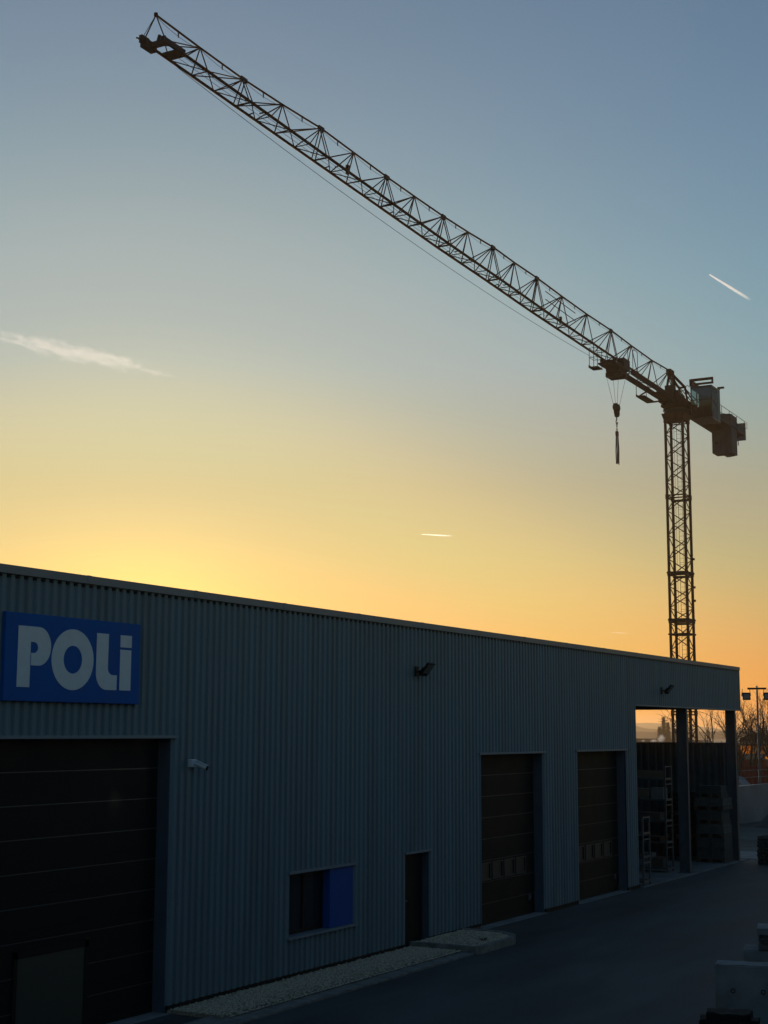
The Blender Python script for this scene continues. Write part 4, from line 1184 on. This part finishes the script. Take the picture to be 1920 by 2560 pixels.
# far wooded edge: countless twiggy crowns that read as one mass
fw = MB(); rnd = random.Random(2)
for i in range(1500):
    x = rnd.uniform(-94, 10); y = 315 + rnd.uniform(-20, 25)
    h = rnd.uniform(2.4, 4.7) * (.80 + .2 * math.sin(x * .11 + 1)) + max(0, (x + 78) * .10 if x < -62 else 1.2); w = rnd.uniform(.3, 1.0)
    for k in range(4):
        dx = rnd.uniform(-w, w) * 1.4; z0 = rnd.uniform(0, h * .5)
        fw.add([(x - .22, y, z0), (x + .22, y + .1, z0), (x + dx, y + rnd.uniform(-.5, .5), h * rnd.uniform(.7, 1.0))], [(0, 1, 2)])
tag(obj('far_wood', fw, M_twig), 'low brown wood of bare trees far across the plain', 'wood', None, 'stuff')
def far_building(x0, x1, y0, y1, h, m, mr, label, nwin):
    t = empty('far_building', ((x0 + x1) / 2, y0, 0), label, 'building', 'low far buildings across the plain')
    obj('wall', MB().box(x0, x1, y0, y1, -.05, h), m, t)
    obj('roof', MB().prism([(x0 - .4, h + .002), (x1 + .4, h + .002), (x1 - 1.2, h + .9), (x0 + 1.2, h + .9)], 1, y0 - .4, y1 + .4), mr, t)
    for k in range(nwin):
        xa = x0 + 1 + k * (x1 - x0 - 2) / nwin
        boxo('window', xa, xa + 1.4, y0 - .03, y0 - .003, h * .45, h * .75, M_glass, t)
    return t
far_building(-134, -116.5, 396, 408, 2.2, M_wallwhite, M_crane_dark, 'long low far building with dark roof left of the poplar', 7)
far_building(-116, -106, 398, 406, 1.9, M_wallwhite, M_crane_dark, 'small far building with dark roof seen through the canopy gap', 4)
far_building(-42, -24, 206, 218, 3.6, M_greybox, M_crane_dark, 'grey far building with dark roof beyond the trailers', 5)
def poplar(x, y, h, w, seed, label):
    rnd = random.Random(seed)
    t = empty('poplar_tree', (x, y, 0), label, 'tree', 'bare poplars on the plain')
    obj('trunk', MB().tube((x, y, -.1), (x, y, h * .9), h * .010, .03, 7), M_twig, t)
    mb = MB()
    for i in range(520):
        z0 = h * rnd.uniform(.05, .93); a = rnd.uniform(0, 6.28)
        tt_ = z0 / h; rad = w * min(1, .35 + tt_ * 3) * (1 - tt_) ** .7 * 1.25
        p = Vector((x, y, z0)); q = p + Vector((math.cos(a) * rad * rnd.uniform(.3, 1), math.sin(a) * rad * rnd.uniform(.3, 1), h * rnd.uniform(.05, .15) * (1.1 - .6 * tt_)))
        mb.tube(p, q, .05, .015, 3, False)
        for k in range(2):
            q2 = p.lerp(q, .6) + Vector((rnd.uniform(-.5, .5), rnd.uniform(-.5, .5), h * rnd.uniform(.03, .09))); mb.tube(p.lerp(q, .4), q2, .04, .015, 3, False)
    obj('crown', mb, M_twig, t)
    return t
poplar(-108.0, 370, 8.6, 1.5, 1, 'tallest bare poplar standing on the plain seen through the canopy gap')
poplar(-107.2, 371, 7.2, 1.3, 2, 'shorter bare poplar pressed against the right side of the tallest one')
poplar(-108.8, 369, 6.2, 1.2, 3, 'small bare poplar at the left foot of the tallest one')
poplar(-106.0, 374, 5.4, .8, 4, 'low broad bare poplar standing apart at the right')

# ------------------------------------------------------------------ volumes: smoke, haze, cloud; contrails
def volume_mat(name, col, dens, aniso, noise_scale=None, lo=.45, hi=.7, stretch=(1, 1, 1)):
    m = bpy.data.materials.new(name); m.use_nodes = True
    t = m.node_tree; t.nodes.remove(t.nodes['Principled BSDF']); out = t.nodes['Material Output']
    v = t.nodes.new('ShaderNodeVolumePrincipled')
    v.inputs['Color'].default_value = tuple(col) + (1,); v.inputs['Density'].default_value = dens; v.inputs['Anisotropy'].default_value = aniso
    t.links.new(v.outputs[0], out.inputs['Volume'])
    if noise_scale:
        co = t.nodes.new('ShaderNodeTexCoord'); mp = t.nodes.new('ShaderNodeMapping'); mp.inputs['Scale'].default_value = stretch
        nz = t.nodes.new('ShaderNodeTexNoise'); nz.inputs['Scale'].default_value = noise_scale; nz.inputs['Detail'].default_value = 7; nz.inputs['Roughness'].default_value = .62
        t.links.new(co.outputs['Object'], mp.inputs[0]); t.links.new(mp.outputs[0], nz.inputs['Vector'])
        ln = t.nodes.new('ShaderNodeVectorMath'); ln.operation = 'LENGTH'; t.links.new(co.outputs['Object'], ln.inputs[0])
        fo = t.nodes.new('ShaderNodeMapRange'); fo.inputs[1].default_value = 1.0; fo.inputs[2].default_value = .25; fo.inputs[3].default_value = -.35; fo.inputs[4].default_value = .12
        t.links.new(ln.outputs['Value'], fo.inputs[0])
        ad_ = t.nodes.new('ShaderNodeMath'); t.links.new(nz.outputs[0], ad_.inputs[0]); t.links.new(fo.outputs[0], ad_.inputs[1])
        rg = t.nodes.new('ShaderNodeMapRange'); rg.inputs[1].default_value = lo; rg.inputs[2].default_value = hi; rg.inputs[4].default_value = dens
        t.links.new(ad_.outputs[0], rg.inputs[0]); t.links.new(rg.outputs[0], v.inputs['Density'])
    return m
def blob(name, m, world, label, cat, kind=None):
    bm = bmesh.new(); bmesh.ops.create_icosphere(bm, subdivisions=3, radius=1); me = bpy.data.meshes.new(name); bm.to_mesh(me); bm.free()
    me.materials.append(m); o = bpy.data.objects.new(name, me); link(o, None, world); tag(o, label, cat, None, kind); return o
hzb = MB().box(-3200, 1200, -60, 3600, -1.2, 36.0)
hzo = obj("haze", hzb, volume_mat("haze_air", (1.0, 0.66, 0.36), .00030, .55)); hzo["kind"] = "stuff"
tag(hzo, 'thin warm evening haze over the plain', 'haze')

fv, rvv, uv = Vector(f_), Vector(r_), Vector(u_)
def sky_point(az, el, dist):
    return Vector((15.87, 0, 4.7)) + dist * Vector((math.sin(R(az)) * math.cos(R(el)), math.cos(R(az)) * math.cos(R(el)), math.sin(R(el))))
def stretch_frame(a, b, ry, rz):
    """frame whose X axis runs from a to b (unit sphere -> ellipsoid)"""
    d = b - a; q = d.to_track_quat('X', 'Z').to_matrix().to_4x4()
    return Matrix.Translation((a + b) / 2) @ q @ Matrix.Diagonal((d.length / 2, ry, rz, 1))
vc = volume_mat('cloud_vapour', (1, 1, 1), .010, .5, 11.0, .47, .80, (1.0, .26, .26))
blob('cirrus_cloud', vc, stretch_frame(sky_point(-47.6, 15.2, 9000), sky_point(-34.9, 13.15, 9000), 150, 100), 'thin ragged streak of cloud low in the sky left of the crane', 'cloud')
CT = [(-16.332, 17.194, -14.745, 16.118), (-27.672, 7.591, -26.393, 7.511), (-20.395, 3.779, -19.732, 3.736)]
def contrail(az0, el0, az1, el1, dist, w, dens, label):
    m = bpy.data.materials.new('contrail_vapour'); m.use_nodes = True
    t = m.node_tree; t.nodes.remove(t.nodes['Principled BSDF'])
    v = t.nodes.new('ShaderNodeVolumePrincipled'); v.inputs['Color'].default_value = (1, 1, 1, 1); v.inputs['Anisotropy'].default_value = .7
    co = t.nodes.new('ShaderNodeTexCoord'); sx = t.nodes.new('ShaderNodeSeparateXYZ'); t.links.new(co.outputs['Object'], sx.inputs[0])
    mr_ = t.nodes.new('ShaderNodeMapRange'); mr_.inputs[1].default_value = -.1; mr_.inputs[2].default_value = .95; mr_.inputs[3].default_value = dens; mr_.inputs[4].default_value = 0
    t.links.new(sx.outputs[0], mr_.inputs[0]); t.links.new(mr_.outputs[0], v.inputs['Density'])
    t.links.new(v.outputs[0], t.nodes['Material Output'].inputs['Volume'])
    mb = MB(); n = 10; V = []; F = []
    prof_ = [(-1.0, .25), (-.97, .6), (-.5, .8), (0, 1.0), (.5, 1.1), (1.0, 1.1)]
    for x, r in prof_:
        V += [(x, r * math.cos(2 * math.pi * i / n), r * math.sin(2 * math.pi * i / n)) for i in range(n)]
    for k in range(len(prof_) - 1): F += [(k * n + i, k * n + (i + 1) % n, (k + 1) * n + (i + 1) % n, (k + 1) * n + i) for i in range(n)]
    F += [tuple(range(n)), tuple(range(5 * n, 6 * n))]
    mb.add(V, F); me = mb.mesh('contrail'); me.materials.append(m)
    o = bpy.data.objects.new('contrail', me); link(o, None, stretch_frame(sky_point(az0, el0, dist), sky_point(az1, el1, dist * 1.01), w, w)); tag(o, label, 'contrail'); return o
contrail(CT[0][0], CT[0][1], CT[0][2], CT[0][3], 10000, 9.0, .10, 'short bright white contrail high in the sky right of the jib')
contrail(CT[1][0], CT[1][1], CT[1][2], CT[1][3], 14000, 6.5, .06, 'tiny level contrail low above the warehouse roof')
contrail(CT[2][0], CT[2][1], CT[2][2], CT[2][3], 16000, 4.5, .03, 'faint level contrail close to the crane mast')
def puff(x, y, z, rx, rz, dens, label):
    blob('steam_plume', volume_mat('steam', (1, .97, .95), dens, .4, 2.2, .38, .62), Matrix.Translation((x, y, z)) @ Matrix.Diagonal((rx, rx, rz, 1)), label, 'steam')
puff(-102.4, 351, 3.3, 1.6, 1.9, .5, 'tall pale steam plume in front of the poplars')
puff(-104.3, 351, 2.7, 1.5, .8, .5, 'low round steam puff at the foot of the tall plume')
puff(-106.6, 350, 2.7, .8, .7, .5, 'small steam puff apart at the left of the plume')
